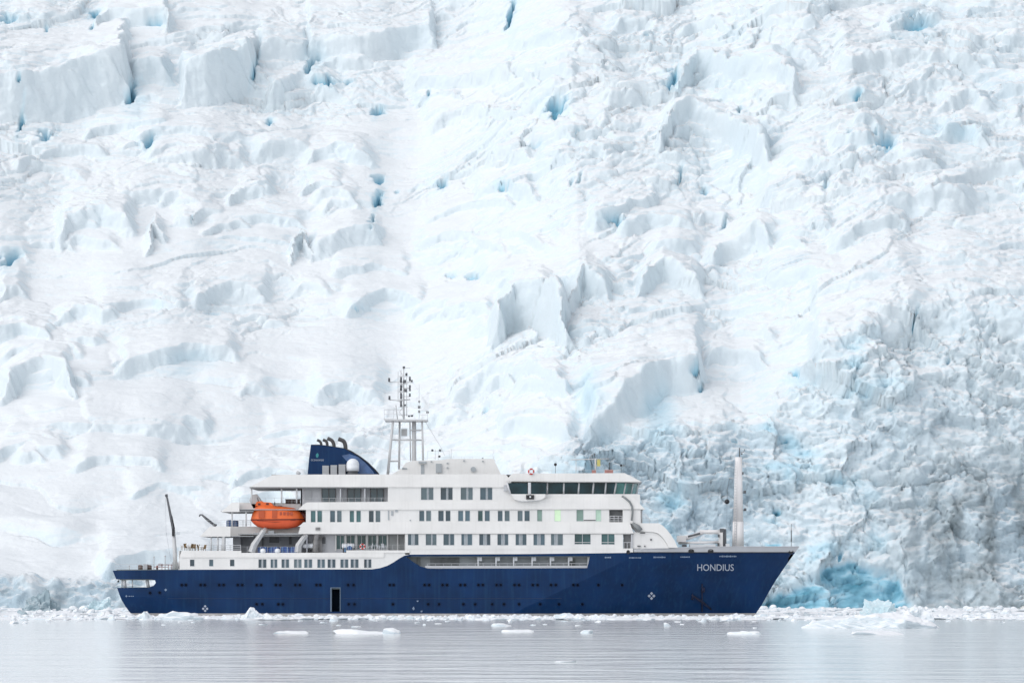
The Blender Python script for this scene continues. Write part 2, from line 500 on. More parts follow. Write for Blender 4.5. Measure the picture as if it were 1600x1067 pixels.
    # crevasses and holes with exposed blue ice: px, py, half width, half height, depth, blueness
    HOLES = [
        (205, 150, 9, 18, 7, 1), (36, 130, 5, 9, 4, .8), (34, 190, 5, 26, 6, .9), (72, 212, 14, 9, 4, .6), (399, 105, 4, 22, 7, .8),
        (486, 102, 9, 14, 7, .8), (512, 128, 26, 8, 4, .7), (592, 172, 12, 8, 5, .8), (590, 312, 9, 12, 6, 1), (592, 280, 10, 6, 4, .7),
        (692, 286, 10, 8, 5, .9), (785, 290, 14, 9, 5, .8), (868, 165, 20, 15, 6, .75), (15, 405, 15, 14, 6, .8), (670, 148, 3, 10, 5, .8),
        (422, 190, 6, 5, 3, .8), (233, 222, 9, 14, 5, .75), (798, 22, 7, 24, 7, .9), (1338, 147, 11, 8, 5, .95), (1085, 574, 8, 11, 6, .9),
        (1094, 604, 5, 8, 4, .7), (1429, 494, 3, 9, 5, .7), (1131, 350, 3, 11, 5, .5), (1155, 170, 4, 9, 4, .5), (1062, 275, 3, 12, 4, .5),
        (1100, 300, 6, 6, 3, .5), (905, 280, 3, 12, 4, .4), (893, 285, 3, 10, 4, .4), (837, 228, 14, 6, 3, .5), (1052, 125, 9, 14, 4, .7),
        (148, 22, 11, 7, 4, 1), (145, 44, 3, 5, 3, .8), (72, 47, 3, 6, 3, .6), (245, 36, 16, 7, 3, .5), (12, 28, 22, 8, 4, .6),
        (582, 345, 5, 10, 4, .6), (1430, 35, 34, 20, 5, .55), (1385, 222, 20, 12, 3, .5), (960, 342, 18, 8, 3, .55), (1290, 285, 5, 12, 3, .4),
        (882, 496, 4, 14, 4, .45), (740, 430, 18, 6, 2, .45), (1145, 686, 12, 4, 2, .6), (1212, 803, 9, 4, 2, .8), (1186, 771, 7, 4, 1.5, .7),
        (1312, 868, 5, 12, 2, .6), (1335, 758, 1.6, 9, 2, .4), (700, 430, 14, 5, 1.5, .35), (1325, 205, 6, 6, 2, .4), (1290, 285, 3, 12, 2, .4),
        (1240, 580, 12, 4, 2, .55), (300, 340, 2, 7, 2, .4), (620, 300, 5, 3, 2, .5), (1010, 55, 6, 3, 2, .5), (905, 200, 10, 3, 2, .4), (1390, 640, 6, 3, 1.5, .4),
        (760, 640, 5, 8, 2, .4), (560, 480, 14, 3, 1.5, .4), (330, 490, 16, 3, 1.5, .35), (1480, 560, 3, 7, 2, .3), (1225, 690, 5, 4, 2, .6),
    ]
    px = bx; py = by - kpx * h                                  # where the displaced surface shows
    nz = fbm(X / 2.4, U / 2.4, 3, 201)
    nb = fbm(X / 9, U / 6, 3, 205)
    dig = np.zeros_like(X)
    vx = 9 * fbm(X / 7, U / 5, 3, 207) + 4 * fbm(X / 2.5, U / 2, 2, 208); vy = 9 * fbm(X / 7, U / 5, 3, 209) + 4 * fbm(X / 2.5, U / 2, 2, 210)
    for a, b, rx, ry, dep, bl in HOLES:
        rx *= 0.85; ry *= 0.95; dep *= 0.75
        m = (np.abs(px - a) < rx * 3.2) & (np.abs(py - b) < ry * 3.2)
        if not m.any(): continue
        r = np.sqrt(((px[m] - a + vx[m] * min(1, rx / 7) + 0.25 * (py[m] - b)) / rx) ** 2 + ((py[m] - b + vy[m] * min(1, ry / 7)) / ry) ** 2) * (1.2 + 0.9 * nz[m] + 0.8 * nb[m])
        g = 1 - ss(0.65, 1.15, r)
        dig[m] = np.maximum(dig[m], dep * g)
        blue[m] = np.maximum(blue[m], bl * (0.8 * (1 - ss(0.3, 1.2, r)) + 0.3 * (1 - ss(0.6, 2.6, r))))
    h = h - dig
    # patches of clear blue ice with no hollow
    for a, b, rx, ry, bl in ((1030, 655, 26, 46, .42), (920, 610, 20, 36, .36), (1500, 210, 30, 14, .25), (1215, 850, 12, 6, .8), (1230, 738, 12, 12, .5), (870, 750, 26, 14, .35), (1430, 35, 36, 20, .35), (1050, 130, 12, 16, .4),
                             (490, 100, 20, 24, .3), (215, 165, 18, 22, .3), (245, 36, 18, 9, .35), (240, 475, 16, 9, .3), (300, 565, 36, 14, .25), (720, 770, 20, 12, .3), (1250, 600, 40, 10, .3), (1480, 200, 40, 12, .25)):
        m = (np.abs(px - a) < rx * 3) & (np.abs(py - b) < ry * 3)
        if m.any():
            r = np.sqrt(((px[m] - a + 2 * vx[m]) / rx) ** 2 + ((py[m] - b + 2 * vy[m]) / ry) ** 2)
            blue[m] = np.maximum(blue[m], 0.7 * bl * (1 - ss(0.1, 1.9, r)))
    # blue hollow at the waterline beside the bow
    ax = [1150, 1200, 1262, 1330, 1400, 1440]; ay = [958, 922, 893, 868, 888, 952]
    top = np.interp(px, ax, ay) + 12 * fbm(X / 5, U / 4, 3, 211)
    cave = ss(0, 14, py - top) * ss(1165, 1200, px) * (1 - ss(1405, 1445, px)) * c
    h = h - 2.2 * cave
    blue = np.maximum(blue, cave * (0.58 + 0.8 * fbm((X + U) / 9, (U - 0.3 * X) / 3.0, 4, 213)))
    # faint blue bands in the bare ice of steep faces, dirt on the lower right
    bare = np.clip(0.25 + 0.8 * fbm(X / 34, U / 22, 4, 221) + 0.25 * ss(500, 1000, bx) - 0.1, 0, 1)
    front_w = front * ss(0, 1, front)
    bare = np.clip(bare + 0.55 * front_w, 0, 1)
    blue = np.maximum(blue, 0.38 * front_w * ss(0.02, 0.5, fbm(X / 13, U / 9, 3, 225)) * (1 - ss(1330, 1480, px)))
    dz = ss(1330, 1500, px) * ss(640, 800, py)
    dirt = np.clip(dz * (0.04 + 0.8 * ss(0.1, 0.75, ridged(X / 8, U / 18, 4, 231))) , 0, 1)
    dirt = np.maximum(dirt, 0.28 * ss(1250, 1400, px) * ss(470, 520, py) * (1 - ss(580, 700, py)) * ss(0.0, 0.5, fbm(X / 5, U / 3, 4, 233)))
    dirt = np.maximum(dirt, 0.5 * (1 - ss(150, 330, px)) * (1 - ss(5, 9, U)) * (1 - c) * ss(-0.1, 0.4, fbm(X / 8, U / 5, 3, 235)))
    old = np.clip((1 - cave) * front * (0.10 + 0.8 * fbm(X / 22, U / 16, 4, 351) + 0.75 * ss(840, 940, px) * (1 - ss(1150, 1280, px)) * ss(650, 700, py) + 0.55 * ss(1400, 1500, px) * ss(680, 800, py)), 0, 1)
    old = np.maximum(old, 0.45 * ss(0.15, 0.6, fbm(X / 18, U / 12, 4, 355)) * ss(900, 1200, px) * (1 - front))
    old = np.maximum(old, 1.0 * (1 - c) * (1 - ss(9, 15, U)) * (1 - ss(190, 420, px)) * ss(-0.7, 0.3, fbm(X / 11, U / 7, 3, 357)))
    wl = 1 - ss(0.8, 2.6, Z + h * np.cos(th) + 0.8 * nb)
    dirt = np.maximum(dirt, 0.6 * ss(1280, 1420, px) * ss(880, 930, py) * (1 - cave) * ss(-0.15, 0.3, fbm(X / 6, U / 3, 4, 237)))
    dirt = np.maximum(dirt, wl * 0.55 * c * (1 - cave))

    Xo = X + 0.0
    Yo = Y - np.sin(th) * h
    Zo = Z + np.cos(th) * h
    Yo = Yo - 0.45 * fbm(X / 4.5, Zo / 1.5, 4, 361, 0.55) - 0.35 * fbm(X / 1.4, Zo / 1.1, 2, 363) * (0.3 + front)
    Xo = Xo + 1.2 * fbm(X / 7, Zo / 6, 3, 241) * (0.3 + front)
    nr, nc = X.shape
    co = np.stack([Xo, Yo, Zo], -1).reshape(-1, 3).astype(np.float32)
    idx = np.arange(nr * nc).reshape(nr, nc)
    q = np.stack([idx[:-1, :-1], idx[:-1, 1:], idx[1:, 1:], idx[1:, :-1]], -1).reshape(-1, 4).astype(np.int32)
    me = bpy.data.meshes.new('glacier')
    me.vertices.add(len(co)); me.vertices.foreach_set('co', co.ravel())
    me.loops.add(q.size); me.loops.foreach_set('vertex_index', q.ravel())
    me.polygons.add(len(q)); me.polygons.foreach_set('loop_start', np.arange(0, q.size, 4, dtype=np.int32))
    me.update(calc_edges=True)
    me.polygons.foreach_set('use_smooth', np.ones(len(q), dtype=bool))
    at = me.color_attributes.new('ice_kind', 'FLOAT_COLOR', 'POINT')
    cc = np.stack([np.clip(blue, 0, 1), np.clip(dirt, 0, 1), bare, old], -1).reshape(-1, 4).astype(np.float32)
    at.data.foreach_set('color', cc.ravel())

    m, t, b = new_mat('glacier_ice')
    N, L = t.nodes, t.links
    va = N.new('ShaderNodeAttribute'); va.attribute_name = 'ice_kind'
    sp = N.new('ShaderNodeSeparateColor'); L.new(va.outputs['Color'], sp.inputs[0])
    ge = N.new('ShaderNodeNewGeometry')
    sn = N.new('ShaderNodeSeparateXYZ'); L.new(ge.outputs['Normal'], sn.inputs[0])
    tc = N.new('ShaderNodeTexCoord')
    n1 = N.new('ShaderNodeTexNoise'); n1.inputs['Scale'].default_value = 0.35; n1.inputs['Detail'].default_value = 8; n1.inputs['Roughness'].default_value = 0.62
    L.new(tc.outputs['Object'], n1.inputs['Vector'])
    def math_(op, a, bb, clamp=False):
        n = N.new('ShaderNodeMath'); n.operation = op; n.use_clamp = clamp
        for i, v in enumerate((a, bb)):
            if isinstance(v, (int, float)): n.inputs[i].default_value = v
            else: L.new(v, n.inputs[i])
        return n.outputs[0]
    def mix(f, a, bb):
        n = N.new('ShaderNodeMixRGB')
        if isinstance(f, (int, float)): n.inputs[0].default_value = f
        else: L.new(f, n.inputs[0])
        for i, v in ((1, a), (2, bb)):
            if isinstance(v, tuple): n.inputs[i].default_value = v + (1,)
            else: L.new(v, n.inputs[i])
        return n.outputs[0]
    # snow lies where the ground is flat enough; steeper faces are bare ice
    st = math_('ADD', sn.outputs['Z'], math_('MULTIPLY', math_('SUBTRACT', n1.outputs[0], 0.5), 0.5))
    mr = N.new('ShaderNodeMapRange'); mr.inputs[1].default_value = 0.82; mr.inputs[2].default_value = 0.5
    L.new(st, mr.inputs[0])
    icef = math_('MULTIPLY', mr.outputs[0], math_('ADD', math_('MULTIPLY', sp.outputs[2], 0.5), 0.6), True)
    c1 = mix(icef, SNOW, ICE)
    of = math_('MULTIPLY', va.outputs['Alpha'], math_('ADD', math_('MULTIPLY', mr.outputs[0], 0.8), 0.2), True)
    c1 = mix(of, c1, (0.46, 0.575, 0.65))
    n3 = N.new('ShaderNodeTexNoise'); n3.inputs['Scale'].default_value = 0.8; n3.inputs['Detail'].default_value = 9; n3.inputs['Roughness'].default_value = 0.78
    L.new(tc.outputs['Object'], n3.inputs['Vector'])
    m3 = N.new('ShaderNodeMapRange'); m3.inputs[1].default_value = 0.5; m3.inputs[2].default_value = 0.68; L.new(n3.outputs[0], m3.inputs[0])
    c1 = mix(math_('MULTIPLY', m3.outputs[0], math_('MULTIPLY', va.outputs['Alpha'], 0.75), True), c1, (0.35, 0.445, 0.505))
    m4 = N.new('ShaderNodeMapRange'); m4.inputs[1].default_value = 0.42; m4.inputs[2].default_value = 0.28; L.new(n3.outputs[0], m4.inputs[0])
    c1 = mix(math_('MULTIPLY', m4.outputs[0], math_('MULTIPLY', va.outputs['Alpha'], 0.8), True), c1, (0.80, 0.83, 0.86))
    dn = math_('MULTIPLY', sp.outputs[1], math_('MULTIPLY', n1.outputs[0], 1.7), True)
    c2 = mix(dn, c1, (0.27, 0.315, 0.335))
    br = N.new('ShaderNodeValToRGB')
    e = br.color_ramp.elements
    e[0].position = 0.0; e[0].color = (0.66, 0.81, 0.88, 1)
    e[1].position = 1.0; e[1].color = (0.065, 0.25, 0.35, 1)
    e2 = br.color_ramp.elements.new(0.45); e2.color = (0.33, 0.60, 0.73, 1)
    L.new(sp.outputs[0], br.inputs[0])
    c3 = mix(math_('MULTIPLY', sp.outputs[0], 1.9, True), c2, br.outputs[0])
    L.new(c3, b.inputs['Base Color'])
    b.inputs['Roughness'].default_value = 0.75
    b.inputs['Specular IOR Level'].default_value = 0.25
    n2 = N.new('ShaderNodeTexNoise'); n2.inputs['Scale'].default_value = 1.1; n2.inputs['Detail'].default_value = 6; n2.inputs['Roughness'].default_value = 0.6
    L.new(tc.outputs['Object'], n2.inputs['Vector'])
    bp = N.new('ShaderNodeBump'); L.new(math_('ADD', math_('MULTIPLY', va.outputs['Alpha'], 0.6), 0.22), bp.inputs['Strength']); bp.inputs['Distance'].default_value = 0.7
    L.new(n2.outputs[0], bp.inputs['Height'])
    L.new(bp.outputs[0], b.inputs['Normal'])
    me.materials.append(m)
    ob = bpy.data.objects.new('glacier', me)
    col.objects.link(ob)
    tag(ob, kind='structure')
    return ob

SNOW = (0.775, 0.80, 0.815)
ICE = (0.665, 0.755, 0.80)
make_glacier()

# ------------------------------------------------------------------ water
def make_water():
    mb = MB()
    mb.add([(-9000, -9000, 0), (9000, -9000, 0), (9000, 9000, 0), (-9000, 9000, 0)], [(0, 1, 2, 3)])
    m, t, b = new_mat('sea_water')
    N, L = t.nodes, t.links
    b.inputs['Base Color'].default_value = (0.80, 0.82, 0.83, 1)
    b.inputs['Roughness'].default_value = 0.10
    b.inputs['IOR'].default_value = 1.333
    tc = N.new('ShaderNodeTexCoord')
    prev = None
    for sc, stx, dist, stren in ((0.12, (0.42, 1.0, 1), 0.9, 0.75), (0.5, (0.5, 1.0, 1), 0.30, 0.7), (1.7, (0.9, 1.0, 1), 0.09, 0.85)):
        mp = N.new('ShaderNodeMapping'); mp.inputs['Scale'].default_value = stx
        L.new(tc.outputs['Object'], mp.inputs[0])
        no = N.new('ShaderNodeTexNoise'); no.inputs['Scale'].default_value = sc; no.inputs['Detail'].default_value = 3
        L.new(mp.outputs[0], no.inputs['Vector'])
        bp = N.new('ShaderNodeBump'); bp.inputs['Distance'].default_value = dist; bp.inputs['Strength'].default_value = stren
        L.new(no.outputs[0], bp.inputs['Height'])
        if prev: L.new(prev, bp.inputs['Normal'])
        prev = bp.outputs[0]
    L.new(prev, b.inputs['Normal'])
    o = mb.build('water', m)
    tag(o, kind='structure')
make_water()

# ------------------------------------------------------------------ ship: shared shapes
M = {}
M['blue'] = mat('hull_blue_paint', (0.0028, 0.0255, 0.088), 0.2, var=0.24, scale=0.22, streak=0.45, streak_c=(0.011, 0.053, 0.125), spec=0.16)
M['boot'] = mat('boot_stripe_paint', (0.42, 0.40, 0.39), 0.5, var=0.15, scale=0.8)
M['white'] = mat('ship_white_paint', (0.785, 0.772, 0.752), 0.38, var=0.05, scale=0.3, streak=0.22, streak_c=(0.56, 0.55, 0.52))
M['wall'] = mat('ship_wall_paint', (0.765, 0.757, 0.742), 0.4, var=0.05, scale=0.3, streak=0.18, streak_c=(0.55, 0.54, 0.52))
M['lgrey'] = mat('bulwark_grey_paint', (0.50, 0.51, 0.53), 0.45, var=0.05, scale=0.5)
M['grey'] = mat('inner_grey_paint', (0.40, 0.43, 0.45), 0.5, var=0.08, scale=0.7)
M['dgrey'] = mat('dark_grey_steel', (0.10, 0.105, 0.115), 0.5, var=0.2, scale=1.5)
M['black'] = mat('black_paint', (0.015, 0.016, 0.02), 0.4, var=0.2, scale=2)
M['deck'] = mat('deck_green_grey', (0.20, 0.23, 0.23), 0.7, var=0.1, scale=0.8)
M['glass'] = mat('window_glass', (0.062, 0.112, 0.145), 0.08, var=0.35, scale=0.23, spec=0.6)
M['glass_green'] = mat('green_tinted_glass', (0.05, 0.125, 0.135), 0.06, var=0.45, scale=0.30, spec=0.5)
M['bglass'] = mat('bridge_glass', (0.010, 0.038, 0.050), 0.06, var=0.6, scale=0.35, spec=0.28)
M['glass_dark'] = mat('window_glass_dark', (0.036, 0.066, 0.090), 0.08, var=0.35, scale=0.23, spec=0.6)
M['glass_pale'] = mat('window_glass_pale', (0.105, 0.155, 0.18), 0.10, var=0.3, scale=0.23, spec=0.6)
M['curtain'] = mat('pale_curtain', (0.33, 0.37, 0.40), 0.8, var=0.15, scale=2)
M['frame'] = mat('window_frame_paint', (0.60, 0.61, 0.63), 0.4, var=0.03)
M['pale_green'] = mat('pale_green_glass', (0.22, 0.33, 0.29), 0.15, var=0.2, scale=0.6)
M['lit_dim'] = mat('dim_lit_window', (0.36, 0.50, 0.42), 0.2, var=0.2, scale=0.8, emit=(0.55, 0.8, 0.6, 0.12))
M['glass_clear'] = mat('front_bridge_glass', (0.06, 0.20, 0.19), 0.06, var=0.5, scale=0.45, spec=0.6)
M['lit'] = mat('lit_window', (0.45, 0.58, 0.42), 0.3, var=0.15, scale=0.8, emit=(0.62, 0.85, 0.55, 0.30))
M['orange'] = mat('lifeboat_orange', (0.78, 0.145, 0.030), 0.42, var=0.08, scale=0.8, streak=0.15, streak_c=(0.50, 0.09, 0.03))
M['orange_hull'] = mat('lifeboat_hull_orange', (0.66, 0.095, 0.028), 0.42, var=0.08, scale=0.8)
M['maroon'] = mat('lifeboat_fender_rubber', (0.10, 0.022, 0.018), 0.6, var=0.1)
M['rail'] = mat('railing_paint', (0.56, 0.57, 0.58), 0.5, var=0.03)
M['mast'] = mat('mast_paint', (0.55, 0.555, 0.56), 0.45, var=0.05)
M['mastw'] = mat('white_mast_paint', (0.80, 0.78, 0.775), 0.45, var=0.04)
M['tarp'] = mat('blue_tarpaulin', (0.012, 0.065, 0.26), 0.55, var=0.3, scale=1.5, bump=0.6)
M['letter'] = mat('white_lettering', (0.40, 0.45, 0.53), 0.5, var=0.05)
M['mark'] = mat('faded_white_mark', (0.20, 0.27, 0.38), 0.5, var=0.2, scale=3)
M['teal'] = mat('teal_emblem', (0.03, 0.26, 0.28), 0.5, var=0.1)
M['red'] = mat('red_paint', (0.50, 0.05, 0.04), 0.5, var=0.1)
M['redgrey'] = mat('faded_red_steel', (0.36, 0.17, 0.15), 0.6, var=0.2, scale=2)
M['rust'] = mat('rusty_iron', (0.017, 0.021, 0.048), 0.6, var=0.6, scale=2, spec=0.2)
M['plastic'] = mat('white_plastic', (0.78, 0.80, 0.83), 0.35, var=0.02)
M['teak'] = mat('weathered_teak', (0.24, 0.16, 0.08), 0.7, var=0.3, scale=3)
M['ext'] = mat('exhaust_steel', (0.085, 0.08, 0.08), 0.5, var=0.3, scale=1.2)
M['yellow'] = mat('yellow_paint', (0.55, 0.50, 0.16), 0.5, var=0.1)

STEM = [(840, 1257), (855, 1248), (866, 1240), (905, 1213), (945, 1190), (963, 1178), (1000, 1160)]
STEM_Z = [P(0, a, 0).z for a, b in STEM][::-1]
STEM_X = [P(b, a, 0).x for a, b in STEM][::-1]
B = 8.8
def half_breadth(x, z):
    xs = 0.2 + (z - 0.7) / 7.8 * 16.6
    if z > 8.5: xs = 16.8 + (z - 8.5) * 0.9
    xe = float(np.interp(z, STEM_Z, STEM_X))
    b = B
    if x > xs:
        t = min(1.0, (x - xs) / max(1e-3, xe - xs))
        k = max(0.0, min(1.0, z / 10))
        a = 0.86 - 0.42 * k
        b = B * (1 - a * t - (1 - a) * t ** (2.0 + 0.9 * k))
    xa = -47.0
    if x < xa and z < 3.4:
        u = (xa - x) / 15.5; w = (3.4 - z) / 3.4
        b -= 3.6 * u * u * (w ** 1.3)
    if x < -58:
        b -= 0.75 * ((-58 - x) / 4.5) ** 2
    return max(0.0, b)

def HP(px, py, lift=0.0):
    """point on the hull's near side seen at (px, py)"""
    y = -B
    for _ in range(6):
        p = P(px, py, y)
        y = -half_breadth(p.x, p.z) - lift
    return P(px, py, y)

def inside(poly, x, z):
    r = False
    n = len(poly)
    for i in range(n):
        x0, z0 = poly[i]; x1, z1 = poly[(i + 1) % n]
        if (z0 > z) != (z1 > z) and x < (x1 - x0) * (z - z0) / (z1 - z0) + x0: r = not r
    return r

def densify(poly, step):
    out = []
    for a, b in zip(poly, poly[1:] + poly[:1]):
        n = max(1, int(math.hypot(b[0] - a[0], b[1] - a[1]) / step))
        out += [(a[0] + (b[0] - a[0]) * i / n, a[1] + (b[1] - a[1]) * i / n) for i in range(n)]
    return out

def sheet(mb, outline, holes, ymap, step=2.0, grid=None, thick=0.2, lines=()):
    """plate in (x, z) with holes, bent by ymap(x, z) to its y; thick runs to +y"""
    vs, es = [], []
    def loop(poly):
        n0 = len(vs)
        vs.extend(poly)
        es.extend((n0 + i, n0 + (i + 1) % len(poly)) for i in range(len(poly)))
    outline = densify(outline, step)
    loop(outline)
    hs = [densify(h, step) for h in holes]
    for h in hs: loop(h)
    for a, b in lines:
        n = max(1, int(math.hypot(b[0] - a[0], b[1] - a[1]) / step)); n0 = len(vs)
        vs.extend((a[0] + (b[0] - a[0]) * i / n, a[1] + (b[1] - a[1]) * i / n) for i in range(n + 1))
        es.extend((n0 + i, n0 + i + 1) for i in range(n))
    if grid:
        x0 = min(p[0] for p in outline); x1 = max(p[0] for p in outline)
        z0 = min(p[1] for p in outline); z1 = max(p[1] for p in outline)
        x = x0 + grid
        while x < x1:
            z = z0 + grid * 0.5
            while z < z1:
                if inside(outline, x, z) and not any(inside(h, x, z) for h in hs): vs.append((x, z))
                z += grid * 0.6
            x += grid
    v2, e2, f2, *_ = delaunay_2d_cdt([Vector(v) for v in vs], es, [], 0, 1e-4)
    tri = []
    for f in f2:
        cx = sum(v2[i].x for i in f) / len(f); cz = sum(v2[i].y for i in f) / len(f)
        if inside(outline, cx, cz) and not any(inside(h, cx, cz) for h in hs): tri.append(list(f))
    n = len(v2)
    ys = [ymap(v.x, v.y) for v in v2]
    pts = [(v.x, y, v.y) for v, y in zip(v2, ys)]
    if thick:
        cnt = {}
        for f in tri:
            for a, b in zip(f, f[1:] + f[:1]):
                cnt[(a, b)] = cnt.get((a, b), 0) + 1
        faces = list(tri) + [[i + n for i in reversed(f)] for f in tri]
        for (a, b) in cnt:
            if (b, a) not in cnt: faces.append([a, b, b + n, a + n][::-1])
        pts += [(v.x, min(-0.01, y + thick), v.y) for v, y in zip(v2, ys)]
        mb.add(pts, faces)
    else:
        mb.add(pts, tri)

def mirror(mb):
    m = MB()
    m.v = [Vector(p) for p in mb.v] + [Vector((p.x, -p.y, p.z)) for p in mb.v]
    n = len(mb.v)
    m.f = [list(f) for f in mb.f] + [[i + n for i in reversed(f)] for f in mb.f]
    m.sm = mb.sm + mb.sm
    return m

def xz(pts, y=-B):
    return [(P(a, b, y).x, P(a, b, y).z) for a, b in pts]

def hxz(pts):
    return [(HP(a, b).x, HP(a, b).z) for a, b in pts]

def rect(px0, px1, py0, py1, y=-B):
    return xz([(px0, py0), (px1, py0), (px1, py1), (px0, py1)], y)

ship = thing('expedition_ship', 'blue and white expedition cruise ship floating before the glacier', 'ship', (0, 0, 0))

# ------------------------------------------------------------------ hull
def make_hull():
    hb = lambda x, z: -half_breadth(x, z)
    CURVE = [(581, 889), (594, 887), (605, 883.5), (615, 878), (624, 872), (632, 867.6), (640, 866)]
    top = [(176, 891), (300, 889.5)] + CURVE + [(800, 865.5), (980, 863.5), (1100, 862.7), (1180, 862.5), (1242.6, 862.5)]
    stem = [(1240, 866), (1226.5, 885), (1213, 905), (1201, 925), (1190, 945), (1181.5, 957.5)]
    stern = [(204, 957.5), (196, 947), (190, 937), (186, 927), (183, 918), (232, 917.5), (240, 914.5), (243.5, 910), (242, 906), (237, 904.5), (181.5, 904.5)]
    outline = hxz(top + stem + stern)
    prom = hxz([(634, 869), (645, 868.8), (922, 868.6), (917.5, 887), (680, 888.2), (668, 887.6), (656, 884), (645, 877)])
    door = hxz([(517.5, 918.5), (531, 918.5), (531, 955), (517.5, 955)])
    mb = MB()
    sheet(mb, outline, [prom, door], hb, 0.9, 0.9, 0.25, lines=[((0.2, 0.76), (16.6, 8.4))])
    hull = mirror(mb)
    # transom, upper and lower
    def tr(pys):
        for (a, b) in zip(pys, pys[1:]):
            vs = []
            for (px, py) in (a, b):
                p = HP(px, py)
                vs += [(p.x, p.y, p.z), (p.x - 0.35, 0, p.z), (p.x, -p.y, p.z)]
            hull.add(vs, [(0, 1, 4, 3), (1, 2, 5, 4)])
    tr([(176, 891), (181.5, 904.5)])
    tr([(183, 918), (186, 927), (190, 937), (196, 947), (204, 957.5), (214, 962), (230, 975)])
    h = hull.build('hull', M['blue'], ship, smooth_angle=9, merge=True)
    # boot stripe
    mb = MB()
    o = hxz([(204, 957.5), (1181.5, 957.5), (1178, 963)]) + [(HP(1174, 980).x, -1.4)] + [(HP(222, 968).x, -1.4), (HP(213, 962).x, HP(213, 962).z)]
    sheet(mb, o, [], lambda x, z: hb(x, z) , 1.2, 1.5, 0.25)
    mirror(mb).build('boot_stripe', M['boot'], ship, smooth_angle=12)
    # bulwark in pale grey along the bow
    mb = MB()
    o = hxz([(990, 857.5), (1060, 854.6), (1120, 853.8), (1249, 853.8), (1242.6, 862.5), (1180, 862.5), (1100, 862.7), (990, 863.4)])
    sheet(mb, o, [], hb, 0.9, 0.9, 0.2)
    bw = mirror(mb).build('bow_bulwark', M['lgrey'], ship, smooth_angle=12)
    mb = MB()
    pts = [HP(px, 854.0 if px > 1100 else 854.6 + (1100 - px) * 0.028, 0.02) for px in range(1000, 1249, 8)]
    mb.path(pts, 0.09, 6)
    mb.path([Vector((p.x, -p.y, p.z)) for p in pts], 0.09, 6)
    mb.build('cap_rail', M['lgrey'], bw)
    mb = MB()
    pts = [HP(px, 862.9, 0.03) for px in range(985, 1243, 6)]
    mb.path(pts, 0.07, 6)
    mb.build('sheer_strake', M['black'], bw)
    # rubbing line along the middle of the side
    mb = MB()
    mb.path([HP(px, 934.6, 0.0) for px in list(range(262, 516, 8)) + [515]], 0.045, 5)
    mb.path([HP(px, 934.6, 0.0) for px in range(534, 884, 8)], 0.045, 5)
    mb.build('rubbing_strake', mat('hull_seam', (0.010, 0.030, 0.085), 0.4), h)
    # decks and inside walls of the hull
    mb = MB()
    for (xa, xb, py, t) in ((178, 645, 889.3, 0.25), (640, 1010, 867.0, 0.3), (184, 640, 918, 0.2), (182.5, 262, 904, 0.2)):
        z = P(0, py).z
        n = 24
        x0, x1 = P(xa, py).x + 0.3, P(xb, py).x
        vs = []
        for i in range(n + 1):
            x = x0 + (x1 - x0) * i / n
            w = max(0.2, half_breadth(x, z) - 0.28)
            vs += [(x, -w, z), (x, w, z), (x, -w, z - t), (x, w, z - t)]
        fs = []
        for i in range(n):
            a = i * 4
            fs += [(a, a + 4, a + 5, a + 1), (a + 2, a + 3, a + 7, a + 6), (a, a + 2, a + 6, a + 4), (a + 1, a + 5, a + 7, a + 3)]
        fs += [(0, 1, 3, 2), (n * 4, n * 4 + 2, n * 4 + 3, n * 4 + 1)]
        mb.add(vs, fs)
    # foredeck
    z = P(0, 860, -4).z
    vs = []; n = 30
    for i in range(n + 1):
        x = 18.5 + (44.6 - 18.5) * i / n
        w = max(0.1, half_breadth(x, z) - 0.25)
        vs += [(x, -w, z), (x, w, z)]
    mb.add(vs, [(2 * i, 2 * i + 2, 2 * i + 3, 2 * i + 1) for i in range(n)])
    mb.build('deck', M['deck'], ship)
    # promenade alcove
    mb = MB()
    mb.pbox(628, 926, 867.2, 890, -6.6, -6.4)
    mb.pbox(628, 926, 888.2, 889.6, -8.5, -6.6)
    mb.pbox(922.5, 926, 867.2, 889, -8.45, -6.6)
    al = mb.build('promenade_wall', M['grey'], ship)
    mb = MB()
    for px in (746, 774, 801.5, 830.5, 859, 887.5, 918):
        mb.pbox(px, px + 2.0, 868.0, 885.8, -8.0, -7.8)
        mb.pbox(px + 1.2, px + 7, 870.0, 876.0, -7.8, -7.2)
    build_each(mb, 'frame_bracket', M['plastic'], al)
    mb = MB()
    for px in (745.4, 773.4, 800.8, 830, 858.4, 886.6):
        mb.pbox(px - 0.9, px, 868.4, 886, -7.9, -7.5)
    for a, b, c, d in ((651, 657, 870.5, 882.4), (672, 718, 870, 883), (705.5, 708.5, 872.6, 882), (681, 690, 876.8, 879.6), (890, 899, 873, 884)):
        mb.pbox(a, b, c, d, -6.75 if a == 672 else -6.85, -6.62)
    build_each(mb, 'wall_fitting', mat('alcove_fittings', (0.20, 0.215, 0.22), 0.5, var=0.4, scale=0.6), al)
    mb = MB()
    mb.rail([P(668, 887.8, -8.6), P(918, 887.4, -8.6)], 0.75, 1.2, 0.035, 2)
    mb.pbox(664, 918, 883.6, 887.6, -8.62, -8.58)
    mb.build('alcove_bulwark', M['lgrey'], al)
    # shell door recess, its darkness put into the backing colour
    mb = MB()
    mb.pbox(515, 533, 916, 956, -7.2, -7.0)
    d = mb.build('shell_door', M['void'], ship)
    mb = MB()
    mb.pbox(516.2, 518.0, 918.2, 955, -8.95, -7.2)
    mb.pbox(531.0, 532.0, 918.2, 955, -8.9, -7.2)
    mb.pbox(516.2, 532.0, 917.2, 918.2, -8.9, -7.2)
    mb.build('door_frame', mat('door_frame_paint', (0.12, 0.17, 0.24), 0.5), d)
    # mooring deck posts in the open stern
    mb = MB()
